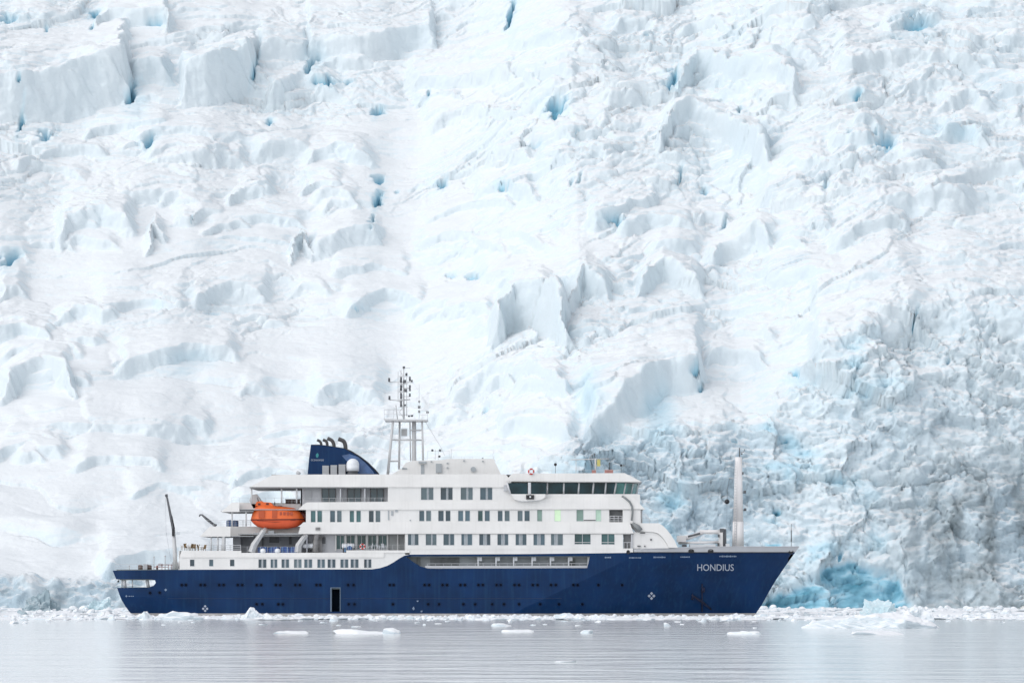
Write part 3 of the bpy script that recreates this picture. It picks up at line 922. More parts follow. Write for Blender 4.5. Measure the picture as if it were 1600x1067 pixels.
    for px, lean in ((190.5, 0), (194, 1.5), (207, 0), (229.5, 2.5)):
        for y in (-B + 0.9, B - 0.9):
            a, b = P(px, 904.4, y), P(px + lean, 918.2, y)
            mb.tube(a, b, 0.10 if lean == 0 else 0.26, n=8)
    build_each(mb, 'mooring_deck_post', M['lgrey'], ship)
    mb = MB()
    mb.ball(P(184.8, 908, -6), 0.16); mb.tube(P(184.8, 908, -6), P(184.8, 904, -6), 0.04)
    mb.build('stern_lamp', M['black'], ship)
    # portholes, pairs above and singles below
    UP = [284, 290.5, 313.5, 320, 342.5, 349.5, 371.5, 378.5, 401, 408, 431, 438, 461.5, 468.5, 494.5, 500.5, 544, 552.5, 609, 615, 663.5, 670.5,
          691.5, 698.5, 719.5, 726.5, 747.5, 754.5, 776, 782.5, 804, 811, 832.5, 840, 861, 868.5, 896, 902.5, 935, 972, 234.5, 249.5]
    LO = [401, 410, 435, 442, 545, 554, 614, 669, 686, 724, 742.5, 769, 787.5, 811, 844, 873.5, 910]
    lst = [(a, 913.5) for a in UP[:-2]] + [(234.5, 926), (249.5, 925.5)] + [(a, 943.5) for a in LO]
    for px, py in lst:
        mb = MB()
        c = HP(px, py, 0.01); q = HP(px + 2, py, 0.01) - HP(px - 2, py, 0.01); r = HP(px, py - 2, 0.01) - HP(px, py + 2, 0.01)
        ux = q.normalized(); uz = r.normalized(); nn = ux.cross(uz).normalized()
        if nn.y > 0: nn = -nn
        ring, n = [], 14
        for rad, off in ((0.30, 0.0), (0.30, 0.05), (0.21, 0.05), (0.20, 0.012)):
            ring += [c + (ux * math.cos(2 * math.pi * k / n) + uz * math.sin(2 * math.pi * k / n)) * rad + nn * off for k in range(n)]
        fs = [(j * n + k, j * n + (k + 1) % n, (j + 1) * n + (k + 1) % n, (j + 1) * n + k) for j in range(3) for k in range(n)]
        mb.add(ring, fs)
        mb.add(ring[3 * n:], [list(range(n))])
        o = mb.build('porthole', [M['rimblue'], M['pglass']], h)
        o.data.polygons[len(o.data.polygons) - 1].material_index = 1
        for p in o.data.polygons:
            if len(p.vertices) > 4: p.material_index = 1
    # fairlead openings under the bow rail
    for px, py, w in ((1080, 860.6, 8), (1110.5, 860.6, 8), (1236, 862.0, 7), (981.5, 862.2, 4.5)):
        mb = MB()
        a, b = HP(px - w / 2, py + 1.6, 0.03), HP(px + w / 2, py - 1.6, 0.03)
        n = 12; c = (a + b) / 2; ux = (HP(px + w / 2, py, 0.04) - HP(px - w / 2, py, 0.04)) / 2
        mb.path([c + ux * math.cos(2 * math.pi * k / n) + Vector((0, 0, 0.26)) * math.sin(2 * math.pi * k / n) for k in range(n + 1)], 0.07, 6)
        vs = [c + ux * math.cos(2 * math.pi * k / n) * 0.95 + Vector((0, 0, 0.25)) * math.sin(2 * math.pi * k / n) for k in range(n)]
        mb.add(vs, [list(range(n))])
        mb.build('fairlead', M['black'], bw)
    # anchor stowed against the bow in its rusty pocket
    mb = MB()
    mb.path([HP(1097, 912, 0.12), HP(1097, 955, 0.10)], 0.10, 8)
    mb.path([HP(1081, 929, 0.22), HP(1097, 940, 0.28), HP(1112, 952, 0.2)], [0.13, 0.2, 0.1], 8)
    mb.path([HP(1082, 936, 0.2), HP(1082, 927, 0.2)], [0.2, 0.05], 8)
    mb.path([HP(1096, 921, 0.1), HP(1100, 921, 0.1)], 0.42, 10)
    mb.build('anchor', M['rust'], ship)
    return h, bw

M['rimblue'] = mat('porthole_rim_paint', (0.003, 0.016, 0.055), 0.35, spec=0.1)
M['pglass'] = mat('porthole_glass', (0.001, 0.004, 0.014), 0.25, spec=0.08)
M['void'] = mat('hold_darkness', (0.003, 0.008, 0.016), 0.7, spec=0.05)  # near-black colour stands in for the unlit inside of the opening
hull, bow_bulwark = make_hull()

# ------------------------------------------------------------------ writing on the hull and funnel
def text_mesh(body, size_x, size_z):
    cu = bpy.data.curves.new('t', 'FONT')
    cu.body = body; cu.size = 1.0; cu.extrude = 0.0; cu.resolution_u = 3; cu.offset = 0.004
    o = bpy.data.objects.new('t', cu); col.objects.link(o)
    bpy.context.view_layer.update()
    me = bpy.data.meshes.new_from_object(o.evaluated_get(bpy.context.evaluated_depsgraph_get()))
    vs = [v.co.copy() for v in me.vertices]; fs = [list(p.vertices) for p in me.polygons]
    bpy.data.objects.remove(o); bpy.data.meshes.remove(me)
    x0 = min(v.x for v in vs); x1 = max(v.x for v in vs); y0 = min(v.y for v in vs); y1 = max(v.y for v in vs)
    return [((v.x - x0) / (x1 - x0) * size_x, (v.y - y0) / (y1 - y0) * size_z) for v in vs], fs

def hull_text(body, px0, px1, py0, py1, m, name, parent, slant=0):
    v, f = text_mesh(body, 1, 1)
    mb = MB()
    mb.add([HP(px0 + a * (px1 - px0) + slant * b, py1 + b * (py0 - py1), 0.03) for a, b in v], f)
    return mb.build(name, m, parent)

hull_text('HONDIUS', 1089.5, 1146.5, 881, 891.5, M['letter'], 'name_lettering', hull)

def hull_mark(shapes, m, name):
    mb = MB()
    for s in shapes:
        mb.add([HP(a, b, 0.03) for a, b in s], [list(range(len(s)))])
    return mb.build(name, m, hull)

def diamond(cx, cy, r): return [(cx - r, cy), (cx, cy - r), (cx + r, cy), (cx, cy + r)]
hull_mark([diamond(1018 + a * 3.6, 930.5 + b * 3.8, 2.5) for a, b in ((1, 0), (-1, 0), (0, 1), (0, -1))], M['letter'], 'thruster_mark')
hull_mark([diamond(320.5 + a * 3.0, 950.5 + b * 3.2, 2.1) for a, b in ((1, 0), (-1, 0), (0, 1), (0, -1.2))], M['letter'], 'thruster_mark')
hull_mark([diamond(258.8, 921, 2.2)], M['mark'], 'draught_mark')
hull_mark([diamond(197.5, 931, 1.8)] + [[(201 + i * 3, 931.6), (203 + i * 3, 931.6), (203 + i * 3, 930.4), (201 + i * 3, 930.4)] for i in range(3)], M['mark'], 'draught_mark')
def smudge(px0, px1, py, hh, seed):
    rnd = random.Random(seed); s = []
    x = px0
    while x < px1:
        w = rnd.uniform(1.2, 2.6); k = hh * rnd.uniform(0.6, 1.0)
        s.append([(x, py + k / 2), (x + w, py + k / 2), (x + w, py - k / 2), (x, py - k / 2)])
        x += w + rnd.uniform(0.3, 0.7)
    return s
for i, (a, b, y, hh) in enumerate(((945, 955, 870.5, 2.4), (983, 1000, 871, 2.2), (1021, 1040, 870.2, 2.4), (1063, 1077, 869.8, 2.2), (1124, 1150, 868.8, 2.8))):
    hull_mark(smudge(a, b, y, hh, i), M['mark'], 'faded_stencil')
for q in ([(644, 950), (646.5, 947), (648, 951), (646, 953)], [(657, 954), (660, 953), (660, 955.5), (657.5, 956)], [(651, 938), (654, 937.5), (653.5, 939.5), (651.5, 939.8)]): hull_mark([q], M['mark'], 'scraped_paint')

# ------------------------------------------------------------------ superstructure
def window(parent, px0, px1, py0, py1, y, kind='single', glass='glass', bars=(), curtains=()):
    """framed pane set 12 cm behind the face of the wall at y"""
    if glass == 'glass': glass = ('glass', 'glass_dark', 'glass_pale', 'glass')[int(px0 * 7.3 + py0 * 3.1) % 4]
    mb = MB(); mb.pbox(px0 - 0.3, px1 + 0.3, py0 - 0.3, py1 + 0.3, y + 0.12, y + 0.18)
    w = mb.build('window', M[glass], parent)
    mb = MB()
    t = 0.55
    mb.pbox(px0 - t, px0, py0 - t, py1 + t, y - 0.03, y + 0.10); mb.pbox(px1, px1 + t, py0 - t, py1 + t, y - 0.03, y + 0.10)
    mb.pbox(px0, px1, py0 - t, py0, y - 0.03, y + 0.10); mb.pbox(px0, px1, py1, py1 + t, y - 0.03, y + 0.10)
    for b in bars: mb.pbox(b - 0.35, b + 0.35, py0, py1, y + 0.02, y + 0.10)
    mb.build('window_frame', M['frame'], w)
    if curtains:
        mb = MB()
        for a, b in curtains: mb.pbox(a, b, py0 + 0.2, py1 - 0.2, y + 0.095, y + 0.115)
        mb.build('curtain', M['curtain'], w)
    return w

def wall(name, outline, wins, y=-B, m='wall', thick=0.2, both=True, extra=()):
    mb = MB()
    holes = [rect(a, b, c, d, y) for a, b, c, d in wins] + list(extra)
    sheet(mb, outline, holes, lambda x, z: y, 50, None, thick)
    if both:
        far = MB(); sheet(far, outline, [], lambda x, z: y, 50, None, thick)
        n = len(mb.v)
        mb.v += [Vector((p.x, -p.y, p.z)) for p in far.v]
        mb.f += [[i + n for i in reversed(f)] for f in far.f]; mb.sm += far.sm
    return mb.build(name, M[m], ship)

def two(px0, px1):
    mid = (px0 + px1) / 2
    return dict(bars=(mid,), curtains=((mid - 1.7, mid - 0.4), (mid + 0.4, mid + 1.6)))

rnd = random.Random(5)
CURVE = [(581, 889), (594, 887), (605, 883.5), (615, 878), (624, 872), (632, 867.6), (640, 866)]
# deck four: low house with the pairs of windows above the blue side
W4 = [(297, 303.5), (327, 333), (359.5, 366), (404, 416), (423, 433), (440, 451.5), (459.5, 471), (475.5, 487.5), (496, 507.5), (512, 524), (532, 544), (548, 560), (569, 580)]
w4 = [(a, b, 873.5, 886.5) if a > 400 else (a, b, 874, 884) for a, b in W4]
o4 = xz([(278.5, 889.7), (300, 889.5)] + CURVE + [(640, 859.5), (541, 859.5), (541, 863.4), (377, 863.4), (377, 860), (284, 860), (281.5, 866)])
house4 = wall('lower_house', o4, w4)
for a, b, c, d in w4:
    window(house4, a, b, c, d, -B, **(two(a, b) if b - a > 8 else {}))
mb = MB()
mb.pprism([(281.8, 870.6), (600, 870.6), (600, 863.3), (377, 863.3), (377, 860), (284, 860)], -B - 0.14, -B + 0.0)
mb.pbox(541, 640, 859.4, 863.4, -B - 0.14, -B)
mb.pbox(279, 280.4, 860, 889, -B, B)                           # after end of the house
mb.pbox(376, 541, 863.2, 864.6, -B, B)
mb.build('lower_bulwark', M['white'], house4)

# floor slabs of every deck, across the whole beam
mb = MB()
for a, b, c, d, y in ((283, 660, 864.4, 866.0, -B + 0.25), (372, 990, 833.4, 834.8, -B + 0.25), (312, 396, 836.8, 838.0, -B + 0.2),
                      (372, 1003, 795.2, 796.6, -B + 0.25), (345, 396, 798.0, 799.2, -B + 0.2), (424, 800, 741, 742.2, -B + 0.3)):
    mb.pbox(a, b, c, d, y, -y)
mb.pprism([(390, 762.4), (790, 762.4), (790, 760.6), (390, 760.6)], -B + 0.1, B - 0.1)
mb.build('deck_slab', mat('deck_underside_paint', (0.34, 0.35, 0.36), 0.6, var=0.05), ship)

# deck five: recessed lounge aft, flush wall forward
W5 = [(637.5, 653.7), (665.4, 681.8), (693, 709.5), (721, 737.6), (749, 766), (777.4, 793.9), (805.8, 822.4), (833.7, 851), (861, 879.4)]
w5 = [(a, b, 834, 851.2) for a, b in W5] + [(898, 922.6, 832.4, 849.6), (940, 960, 832.8, 850)]
o5 = xz([(633, 866), (633, 833.5), (973.5, 833.5), (973.5, 856.5), (989, 856.5), (989, 863.2), (820, 865.2)])
deck5 = wall('lounge_deck_wall', o5, w5)
for a, b, c, d in w5[:9]:
    mid = (a + b) / 2 + rnd.uniform(-1, 1)
    window(deck5, a, b, c, d, -B, bars=(mid,), curtains=((mid - 3.4, mid - 0.6), (mid + 0.6, mid + 2.6)) if rnd.random() < 0.75 else ((mid + 0.5, mid + 2.0),))
window(deck5, *w5[9], -B, glass='glass_green', bars=(910,))
window(deck5, *w5[10], -B, glass='glass_green', bars=(950,))
mb = MB()
for a, b in ((898, 922.6), (940, 960)): mb.pbox(a, b, 846.6, 847.4, -B - 0.06, -B - 0.02)
mb.build('window_rail', M['rail'], deck5)
mb = MB(); mb.pbox(636, 900, 857.2, 858.0, -B - 0.06, -B)
mb.pbox(900, 989, 857.6, 858.2, -B - 0.05, -B)
mb.build('belt_moulding', M['white'], deck5)
# recessed wall behind the promenade rail
w5r = [(526, 537.5), (542, 554), (559, 571), (575.5, 587.5), (591.5, 604)]
mb = MB()
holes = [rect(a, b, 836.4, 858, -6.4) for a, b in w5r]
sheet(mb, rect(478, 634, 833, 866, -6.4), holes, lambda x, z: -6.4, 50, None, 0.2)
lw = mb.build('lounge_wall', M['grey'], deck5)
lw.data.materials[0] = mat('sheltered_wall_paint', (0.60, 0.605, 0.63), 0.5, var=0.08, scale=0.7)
for a, b in w5r: window(deck5, a, b, 836.4, 857.4, -6.4, glass='glass_green', bars=((a + b) / 2,))
mb = MB()
mb.pbox(607, 621, 833.6, 858, -6.6, -6.45); mb.pbox(622, 632.6, 833.6, 858, -6.6, -6.45)
build_each(mb, 'sliding_panel', mat('grey_panel', (0.30, 0.31, 0.31), 0.5, var=0.1), deck5)
mb = MB()
for px in (524.5, 540, 556.5, 573.3, 589.5, 605.6, 621.4, 632.6):
    mb.pbox(px - 0.9, px + 0.9, 833.6, 860, -6.9, -6.6)
build_each(mb, 'pillar', M['wall'], deck5)
# vestibule under the lifeboat, its shade put into the grey wall colour
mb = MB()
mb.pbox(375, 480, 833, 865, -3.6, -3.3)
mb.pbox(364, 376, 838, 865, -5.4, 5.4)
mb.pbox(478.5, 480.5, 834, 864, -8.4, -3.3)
o = mb.build('boat_bay_wall', mat('boat_bay_shade', (0.30, 0.31, 0.34), 0.6, var=0.12, scale=0.6), deck5)
mb = MB()
mb.pbox(421, 436, 836, 847.5, -3.75, -3.6); mb.pbox(451.5, 455.5, 838, 850, -3.75, -3.6); mb.pbox(409, 412, 840, 860, -3.75, -3.6)
build_each(mb, 'bay_door', M['dgrey'], o)
mb = MB(); mb.pbox(504, 508.5, 839, 849, -6.75, -6.42); mb.pbox(489, 491, 846, 848.6, -6.75, -6.42)
build_each(mb, 'vent_panel', M['dgrey'], deck5)

# deck six: band and cabins
W6 = [(485.8, 492.8), (496, 503), (516, 523.3), (526.8, 533.6), (546.6, 553), (557, 563.5), (576.5, 583.7), (587, 594),
      (655.3, 662.7), (666, 673.3), (685, 693), (696.5, 703.5), (716, 723.5), (727, 734), (747, 754), (757.6, 765), (778, 785), (788.7, 796), (809, 816.3), (819.7, 827.4)]
w6 = [(a, b, 797.8, 815.5 if a < 600 else 813.6) for a, b in W6]
G6 = [(839.5, 846.8), (866.6, 876), (901, 911.4), (931, 939)]
w6g = [(a, b, 796.4, 813.8) for a, b in G6]
recess6 = rect(952, 973, 795.6, 815.4)
o6 = xz([(478, 834), (478, 795.5), (1001, 795.5), (1001, 817), (985, 817), (985, 834)])
deck6 = wall('cabin_deck_wall', o6, w6 + w6g, extra=[recess6])
for i, (a, b, c, d) in enumerate(w6): window(deck6, a, b, c, d, -B, glass='glass_green' if i in (0, 1, 4, 5, 14) else 'glass')
for i, (a, b, c, d) in enumerate(w6g): window(deck6, a, b, c, d, -B, glass=('pale_green', 'lit', 'pale_green', 'lit_dim')[i])
mb = MB()
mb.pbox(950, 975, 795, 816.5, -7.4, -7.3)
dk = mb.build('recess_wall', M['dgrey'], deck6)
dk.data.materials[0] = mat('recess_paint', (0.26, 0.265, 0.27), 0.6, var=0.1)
mb = MB()
for k in (0, 1, 2): mb.tube(P(952, 806 + k * 3.6, -8.7), P(973, 806 + k * 3.6, -8.7), 0.05, n=6)
for px in (953, 959.5, 966, 972): mb.tube(P(px, 806, -8.7), P(px, 815.4, -8.7), 0.05, n=6)
mb.build('recess_railing', M['rail'], deck6)
mb = MB()
for q in ((606, 608, 797.5, 812), (611, 614.5, 798, 805), (617.5, 621.5, 796.2, 799.6), (640, 642, 811.5, 813.5)): mb.pbox(*q, -B - 0.12, -B)
build_each(mb, 'wall_fitting', M['grey'], deck6)
mb = MB()
mb.pbox(911.8, 930.6, 811.8, 813.4, -B - 0.05, -B)
mb.build('ledge_strip', M['dgrey'], deck6)
mb = MB()
mb.pprism([(470, 819.5), (474, 815.6), (500, 815.4), (860, 815.0), (868, 815.4), (984, 816.6), (990, 833.0), (466, 833.8)], -B - 0.22, -B)
band6 = mb
f = MB(); f.pprism([(470, 819.5), (474, 815.6), (860, 815.0), (984, 816.6), (990, 833.0), (466, 833.8)], -B - 0.22, -B)
n = len(band6.v); band6.v += [Vector((p.x, -p.y, p.z)) for p in f.v]; band6.f += [[i + n for i in q] for q in f.f]; band6.sm += f.sm
band6.build('cabin_deck_bulwark', M['white'], ship)
# after terraces
mb = MB()
mb.pprism([(328, 822.2), (360, 822.2), (360, 838), (312, 838)], -B + 0.1, -B + 0.25)
mb.pprism([(358, 822.2), (472, 822.2), (472, 838), (358, 838)], -5.6, -5.4)
mb.pprism([(328, 822.2), (478, 822.2), (478, 838), (312, 838)], B - 0.25, B - 0.1)
a, b = P(328, 822.2, -B), P(312, 838, -B)
mb.add([(a.x, -B + .27, a.z), (b.x, -B + .27, b.z), (b.x, B - .27, b.z), (a.x, B - .27, a.z), (a.x + .2, -B + .27, a.z), (b.x + .3, -B + .27, b.z), (b.x + .3, B - .27, b.z), (a.x + .2, B - .27, a.z)],
       [(0, 1, 2, 3), (4, 7, 6, 5), (0, 4, 5, 1), (2, 6, 7, 3), (0, 3, 7, 4), (1, 5, 6, 2)])
mb.pprism([(363, 784.5), (374, 784.5), (374, 799.5), (345, 799.5)], -B + 0.1, -B + 0.3)
mb.pprism([(372, 787), (472, 787), (472, 799.5), (372, 799.5)], -5.6, -5.4)
mb.pprism([(363, 784.5), (478, 786), (478, 799.5), (345, 799.5)], B - 0.25, B - 0.1)
a, b = P(363, 784.5, -B), P(345, 799.5, -B)
mb.add([(a.x, -B + .27, a.z), (b.x, -B + .27, b.z), (b.x, B - .27, b.z), (a.x, B - .27, a.z), (a.x + .2, -B + .27, a.z), (b.x + .3, -B + .27, b.z), (b.x + .3, B - .27, b.z), (a.x + .2, B - .27, a.z)],
       [(0, 1, 2, 3), (4, 7, 6, 5), (0, 4, 5, 1), (2, 6, 7, 3), (0, 3, 7, 4), (1, 5, 6, 2)])
build_each(mb, 'terrace_bulwark', M['white'], ship)
# stanchions under the terraces and roof
mb = MB()
for px, p0, p1 in ((340.5, 838, 861), (349.5, 838, 860), (362.5, 799, 822), (384.5, 799, 822), (393, 763, 786), (440, 763, 786), (463.5, 763, 786), (330, 838, 860)):
    for y in (-8.4, 8.2):
        mb.tube(P(px, p0, y), P(px, p1, y), 0.13 if px != 349.5 else 0.3, n=8)
build_each(mb, 'stanchion', M['mast'], ship)

# deck seven: balcony aft, cabins, band below
D7 = [(503, 524), (543, 563.5), (579, 599)]
W7 = [(658, 677), (688.6, 707), (720, 738.5), (750.4, 769)]
w7 = [(a, b, 760.9, 780.4) for a, b in W7]
o7 = xz([(606, 796), (606, 760), (800, 760), (800, 772), (1000, 772), (1000, 796)])
deck7 = wall('suite_deck_wall', o7, w7)
for (a, b, c, d) in w7:
    mid = (a + b) / 2 + 1
    window(deck7, a, b, c, d, -B, glass='glass', bars=(mid,), curtains=((mid - 1.8, mid - 0.6), (mid + 0.6, mid + 1.8)))
mb = MB(); mb.pbox(470, 608, 760.5, 797, -6.6, -6.4); mb.pbox(470, 472, 762, 797, -6.6, 6.6)
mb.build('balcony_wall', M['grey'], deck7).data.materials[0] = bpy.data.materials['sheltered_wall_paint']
mb = MB(); mb.pbox(476, 487, 763, 780, -6.75, -6.6); mb.pbox(531, 533, 763, 784, -8.5, -6.6); mb.pbox(569, 571, 763, 784, -8.5, -6.6)
build_each(mb, 'balcony_divider', M['lgrey'], deck7)
for a, b in D7:
    mb = MB(); mb.pbox(a, b, 762.6, 784, -6.72, -6.6)
    g = mb.build('balcony_door', M['glass'], deck7)
    mb = MB()
    for px in (a, (a + b) / 2, b): mb.pbox(px - 0.6, px + 0.6, 762.4, 784, -6.82, -6.7)
    mb.pbox(a, b, 761.8, 762.8, -6.82, -6.7)
    mb.build('door_frame', M['dgrey'], g)
mb = MB(); mb.rail([P(474, 786, -8.6), P(606, 785, -8.6)], 0.75, 1.0, 0.024, 3)
mb.build('balcony_railing', M['rail'], deck7)
mb = MB()
def band(poly, mbx, t=0.22):
    mbx.pprism(poly, -B - t, -B)
    f = MB(); f.pprism(poly, -B - t, -B)
    n = len(mbx.v); mbx.v += [Vector((p.x, -p.y, p.z)) for p in f.v]; mbx.f += [[i + n for i in q] for q in f.f]; mbx.sm += f.sm
band([(474, 787.5), (480, 784.4), (606, 783.6), (800, 783.2), (990, 776.4), (1008, 795.6), (466, 796.4)][:3] + [(790, 783.4), (868, 777.6), (990, 777.2), (1008, 795.4), (466, 796.2)], mb)
a, b = P(990, 777.2, -B), P(1008, 795.4, -B)
mb.add([(a.x, -B, a.z), (b.x, -B, b.z), (b.x, B, b.z), (a.x, B, a.z), (a.x - .3, -B, a.z), (b.x - .6, -B, b.z), (b.x - .6, B, b.z), (a.x - .3, B, a.z)],
       [(0, 1, 2, 3), (4, 7, 6, 5), (0, 4, 5, 1), (2, 6, 7, 3), (0, 3, 7, 4), (1, 5, 6, 2)])
mb.build('suite_deck_bulwark', M['white'], ship)
# roof band of deck seven with the sloping after overhang
mb = MB()
band([(390, 760.6), (408, 752), (425, 742.2), (440, 741.2), (790, 740.6), (800, 752), (790, 761)], mb)
a, b = P(425, 742.2, -B), P(390, 760.6, -B)
mb.add([(a.x, -B, a.z), (b.x, -B, b.z), (b.x, B, b.z), (a.x, B, a.z), (a.x + .3, -B, a.z), (b.x + .6, -B, b.z), (b.x + .6, B, b.z), (a.x + .3, B, a.z)],
       [(0, 1, 2, 3), (4, 7, 6, 5), (0, 4, 5, 1), (2, 6, 7, 3), (0, 3, 7, 4), (1, 5, 6, 2)])
mb.build('roof_bulwark', M['white'], ship)

# ------------------------------------------------------------------ bridge
mb = MB()
mb.pprism([(853, 777.5), (853, 771.5), (997, 771.5), (996, 777.5)], -8.2, 8.2)          # sill under the windows
mb.pprism([(795, 753.6), (1001.5, 753.4), (1000.5, 751.6), (800, 751.6)], -8.2, 8.2)      # head above the windows
bridge = mb.build('bridge', M['wall'], ship)
mb = MB()
mb.pprism([(789, 751.8), (800, 739.5), (976, 738.8), (984, 743), (1003, 752.4)], -9.1, 9.1)
br_roof = mb.build('bridge_roof', M['white'], bridge)
# wing pod overhanging the side
mb = MB()
def pod(ys):
    return [(799, 771.6), (852, 771.6), (852, 777), (845, 780.5), (832, 782.6), (815, 782.8), (804, 780.6), (801, 776)]
mb.pprism(pod(0), -9.7, -8.0)
mb.pprism(pod(0), 8.0, 9.7)
build_each(mb, 'bridge_wing', M['wall'], bridge)
mb = MB(); mb.pprism([(805, 781.0), (846, 780.4), (833, 783.4), (815, 783.8)], -9.6, -8.6)
mb.build('wing_fairing', M['lgrey'], bridge)
mb = MB(); mb.pbox(822, 834.5, 773, 779.8, -9.95, -9.7)
sb = mb.build('side_lamp', M['black'], bridge)
mb = MB(); mb.ball(P(828.5, 776, -10.0), 0.14)
mb.build('lamp_lens', M['plastic'], sb)
BW = [((793.5, 824), (798.5, 824), -9.6), ((829.6, 853.5), (829.6, 853.5), -9.6), ((856.5, 880), (855.8, 879.6), -8.1), ((882.2, 903.6), (881.8, 902.8), -8.1),
      ((906, 926.6), (904.8, 925.4), -8.1), ((928.8, 945.6), (927.2, 944.4), -8.1), ((948, 963), (946.6, 961.6), -8.1)]
for (t, b_, y) in BW:
    mb = MB()
    mb.pprism([(t[0], 754.4), (t[1], 754.4), (b_[1], 771.2), (b_[0], 771.2)], y, y + 0.1)
    mb.build('bridge_window', M['bglass'], bridge)
# front quarter and front of the bridge, faceted in plan
FR = [(963, -8.1), (978, -7.4), (990, -5.6), (999, -2.2), (1001, 0)]
def fpt(px, y, py): 
    s = (-8.1 - CAM_Y) / FPX
    return Vector(((px - 800) * s, y, CAM_H + (895 - py) * s))
pl = FR + [(px, -y) for px, y in FR[-2::-1]]
mbg = [MB() for _ in range(len(pl) - 1)]
mbf = MB(); mbs = MB()
for i in range(len(pl) - 1):
    (a, ya), (b, yb) = pl[i], pl[i + 1]
    lean = 3.2
    q = [fpt(a, ya, 754.2), fpt(b, yb, 754.2), fpt(b - lean, yb, 771.4), fpt(a - lean, ya, 771.4)]
    mbg[i].add(q, [(0, 1, 2, 3)])
    mbg[i].build('bridge_window', M['glass_clear'], bridge)
    mbf.tube(q[0], q[3], 0.13, n=6)
    r = [fpt(a - lean, ya, 771.2), fpt(b - lean, yb, 771.2), fpt(b - lean - 1, yb, 779), fpt(a - lean - 1, ya, 779)]
    mbs.add(r, [(0, 1, 2, 3)])
for (t, b_, y) in BW:
    mbf.tube(P(t[0] - 1.1, 754, y), P(b_[0] - 1.1, 771.6, y), 0.14, n=6)
mbf.pbox(825, 829, 753.6, 772, -9.75, -9.5)
build_each(mbf, 'window_mullion', M['frame'], bridge)
mbs.build('bridge_front_sill', M['wall'], bridge)
mb = MB(); mb.pbox(853, 992, 773.6, 777.2, -8.34, -8.2)  # walkway ledge, coloured grey to carry the shadow band below the windows
mb.build('shaded_ledge', M['lgrey'], bridge)
mb = MB()                                                       # consoles and back wall inside
mb.pbox(800, 962, 753, 772, -6.0, -5.8)
mb.build('bridge_inner_wall', M['dgrey'], bridge)
mb = MB(); mb.pbox(945, 985, 766.5, 771.4, -5.5, 5.5)
mb.build('bridge_console', M['black'], bridge)
mb = MB(); mb.pbox(787, 796, 757.5, 767, -9.2, -8.7)
mb.build('wing_bracket', M['lgrey'], bridge)
# dark guard rail / stair climbing the curved front
mb = MB()
pts = [P(972, 775, -8.9), P(977, 778, -9.1), P(984, 784, -9.2), (P(987.5, 791, -9.2)), P(988.3, 800, -9.1), P(987, 813, -9.1)]
mb.path(pts, 0.16, 6)
mb.path([P(988, 817, -9.1), P(996, 823, -9.1), P(1001, 829, -9.1)], [0.2, 0.42, 0.42], 6)
mb.build('drain_pipe', mat('grey_pipe', (0.22, 0.235, 0.24), 0.5), ship)

# curved white front of decks five and six
def front_curve():
    pts = [(985, 817), (1028, 817), (1034, 819.5), (1041, 826), (1048, 834.5), (1054, 844), (1059, 855.2)]
    inner = [(1045, 855.2), (1040, 846), (1034, 838), (1028, 833), (1020, 830.8), (1001, 830), (990, 819)]
    m = MB()
    for s in (-1, 1):
        q = MB(); q.pprism(pts + inner, -B + 0.0, -B + 0.5)
        n = len(m.v)
        m.v += [Vector((p.x, s * -1 * p.y if s > 0 else p.y, p.z)) for p in q.v] if s < 0 else [Vector((p.x, -p.y, p.z)) for p in q.v]
        m.f += [[i + n for i in f] for f in q.f]; m.sm += q.sm
    w = build_each(m, 'front_wing', M['white'], ship)[0]
    m = MB()
    m.pprism([(989, 831), (1020, 831.2), (1028, 834), (1034, 839), (1040, 847), (1045, 856), (989, 856.8)], -8.5, 8.5)
    m.pprism([(985, 796.5), (1003, 796.5), (1003, 818), (985, 818)], -7.6, 7.6)
    m.build('front_bulkhead', M['wall'], w)
    m = MB()
    for a, b in zip([(1028, 817.5), (1034, 820), (1041, 826.5), (1048, 835)], [(1034, 820), (1041, 826.5), (1048, 835), (1054, 844.5)]):
        p, q = P(*a), P(*b)
        m.add([(p.x, -B + .4, p.z), (q.x, -B + .4, q.z), (q.x, B - .4, q.z), (p.x, B - .4, p.z)], [(0, 1, 2, 3)])
    m.build('front_plating', M['white'], w)
    m = MB()
    m.pbox(996, 1001, 852, 853.6, -8.75, -8.5); m.pbox(1006.5, 1008.5, 852, 854, -8.75, -8.5); m.pbox(1016, 1018.5, 841.5, 844, -8.7, -8.5); m.pbox(1000, 1008, 831.5, 833, -8.7, -8.5)
    build_each(m, 'deck_light', M['dgrey'], w)
    m = MB(); m.rail([P(1001, 816.4, -8.6), P(1028, 817, -8.6)], 0.7, 1.0, 0.03, 3)
    m.build('front_railing', M['rail'], w)
    m = MB(); m.tube(P(1002.6, 796, -8.4), P(1002.6, 816.5, -8.4), 0.12)
    m.build('corner_post', M['mast'], w)
front_curve()
# doorway recess at the forward end of deck five
mb = MB(); mb.pbox(974, 989.5, 833.6, 857, -7.9, -7.8)
o = mb.build('door_recess', bpy.data.materials['recess_paint'], deck5)
mb = MB()
for px in (975, 980, 985): mb.tube(P(px, 847, -8.6), P(px, 856.5, -8.6), 0.05, n=5)
mb.tube(P(974, 847, -8.6), P(989, 847, -8.6), 0.05, n=5); mb.pbox(986, 988.6, 834, 857, -8.75, -8.5)
mb.build('recess_gate', M['lgrey'], o)

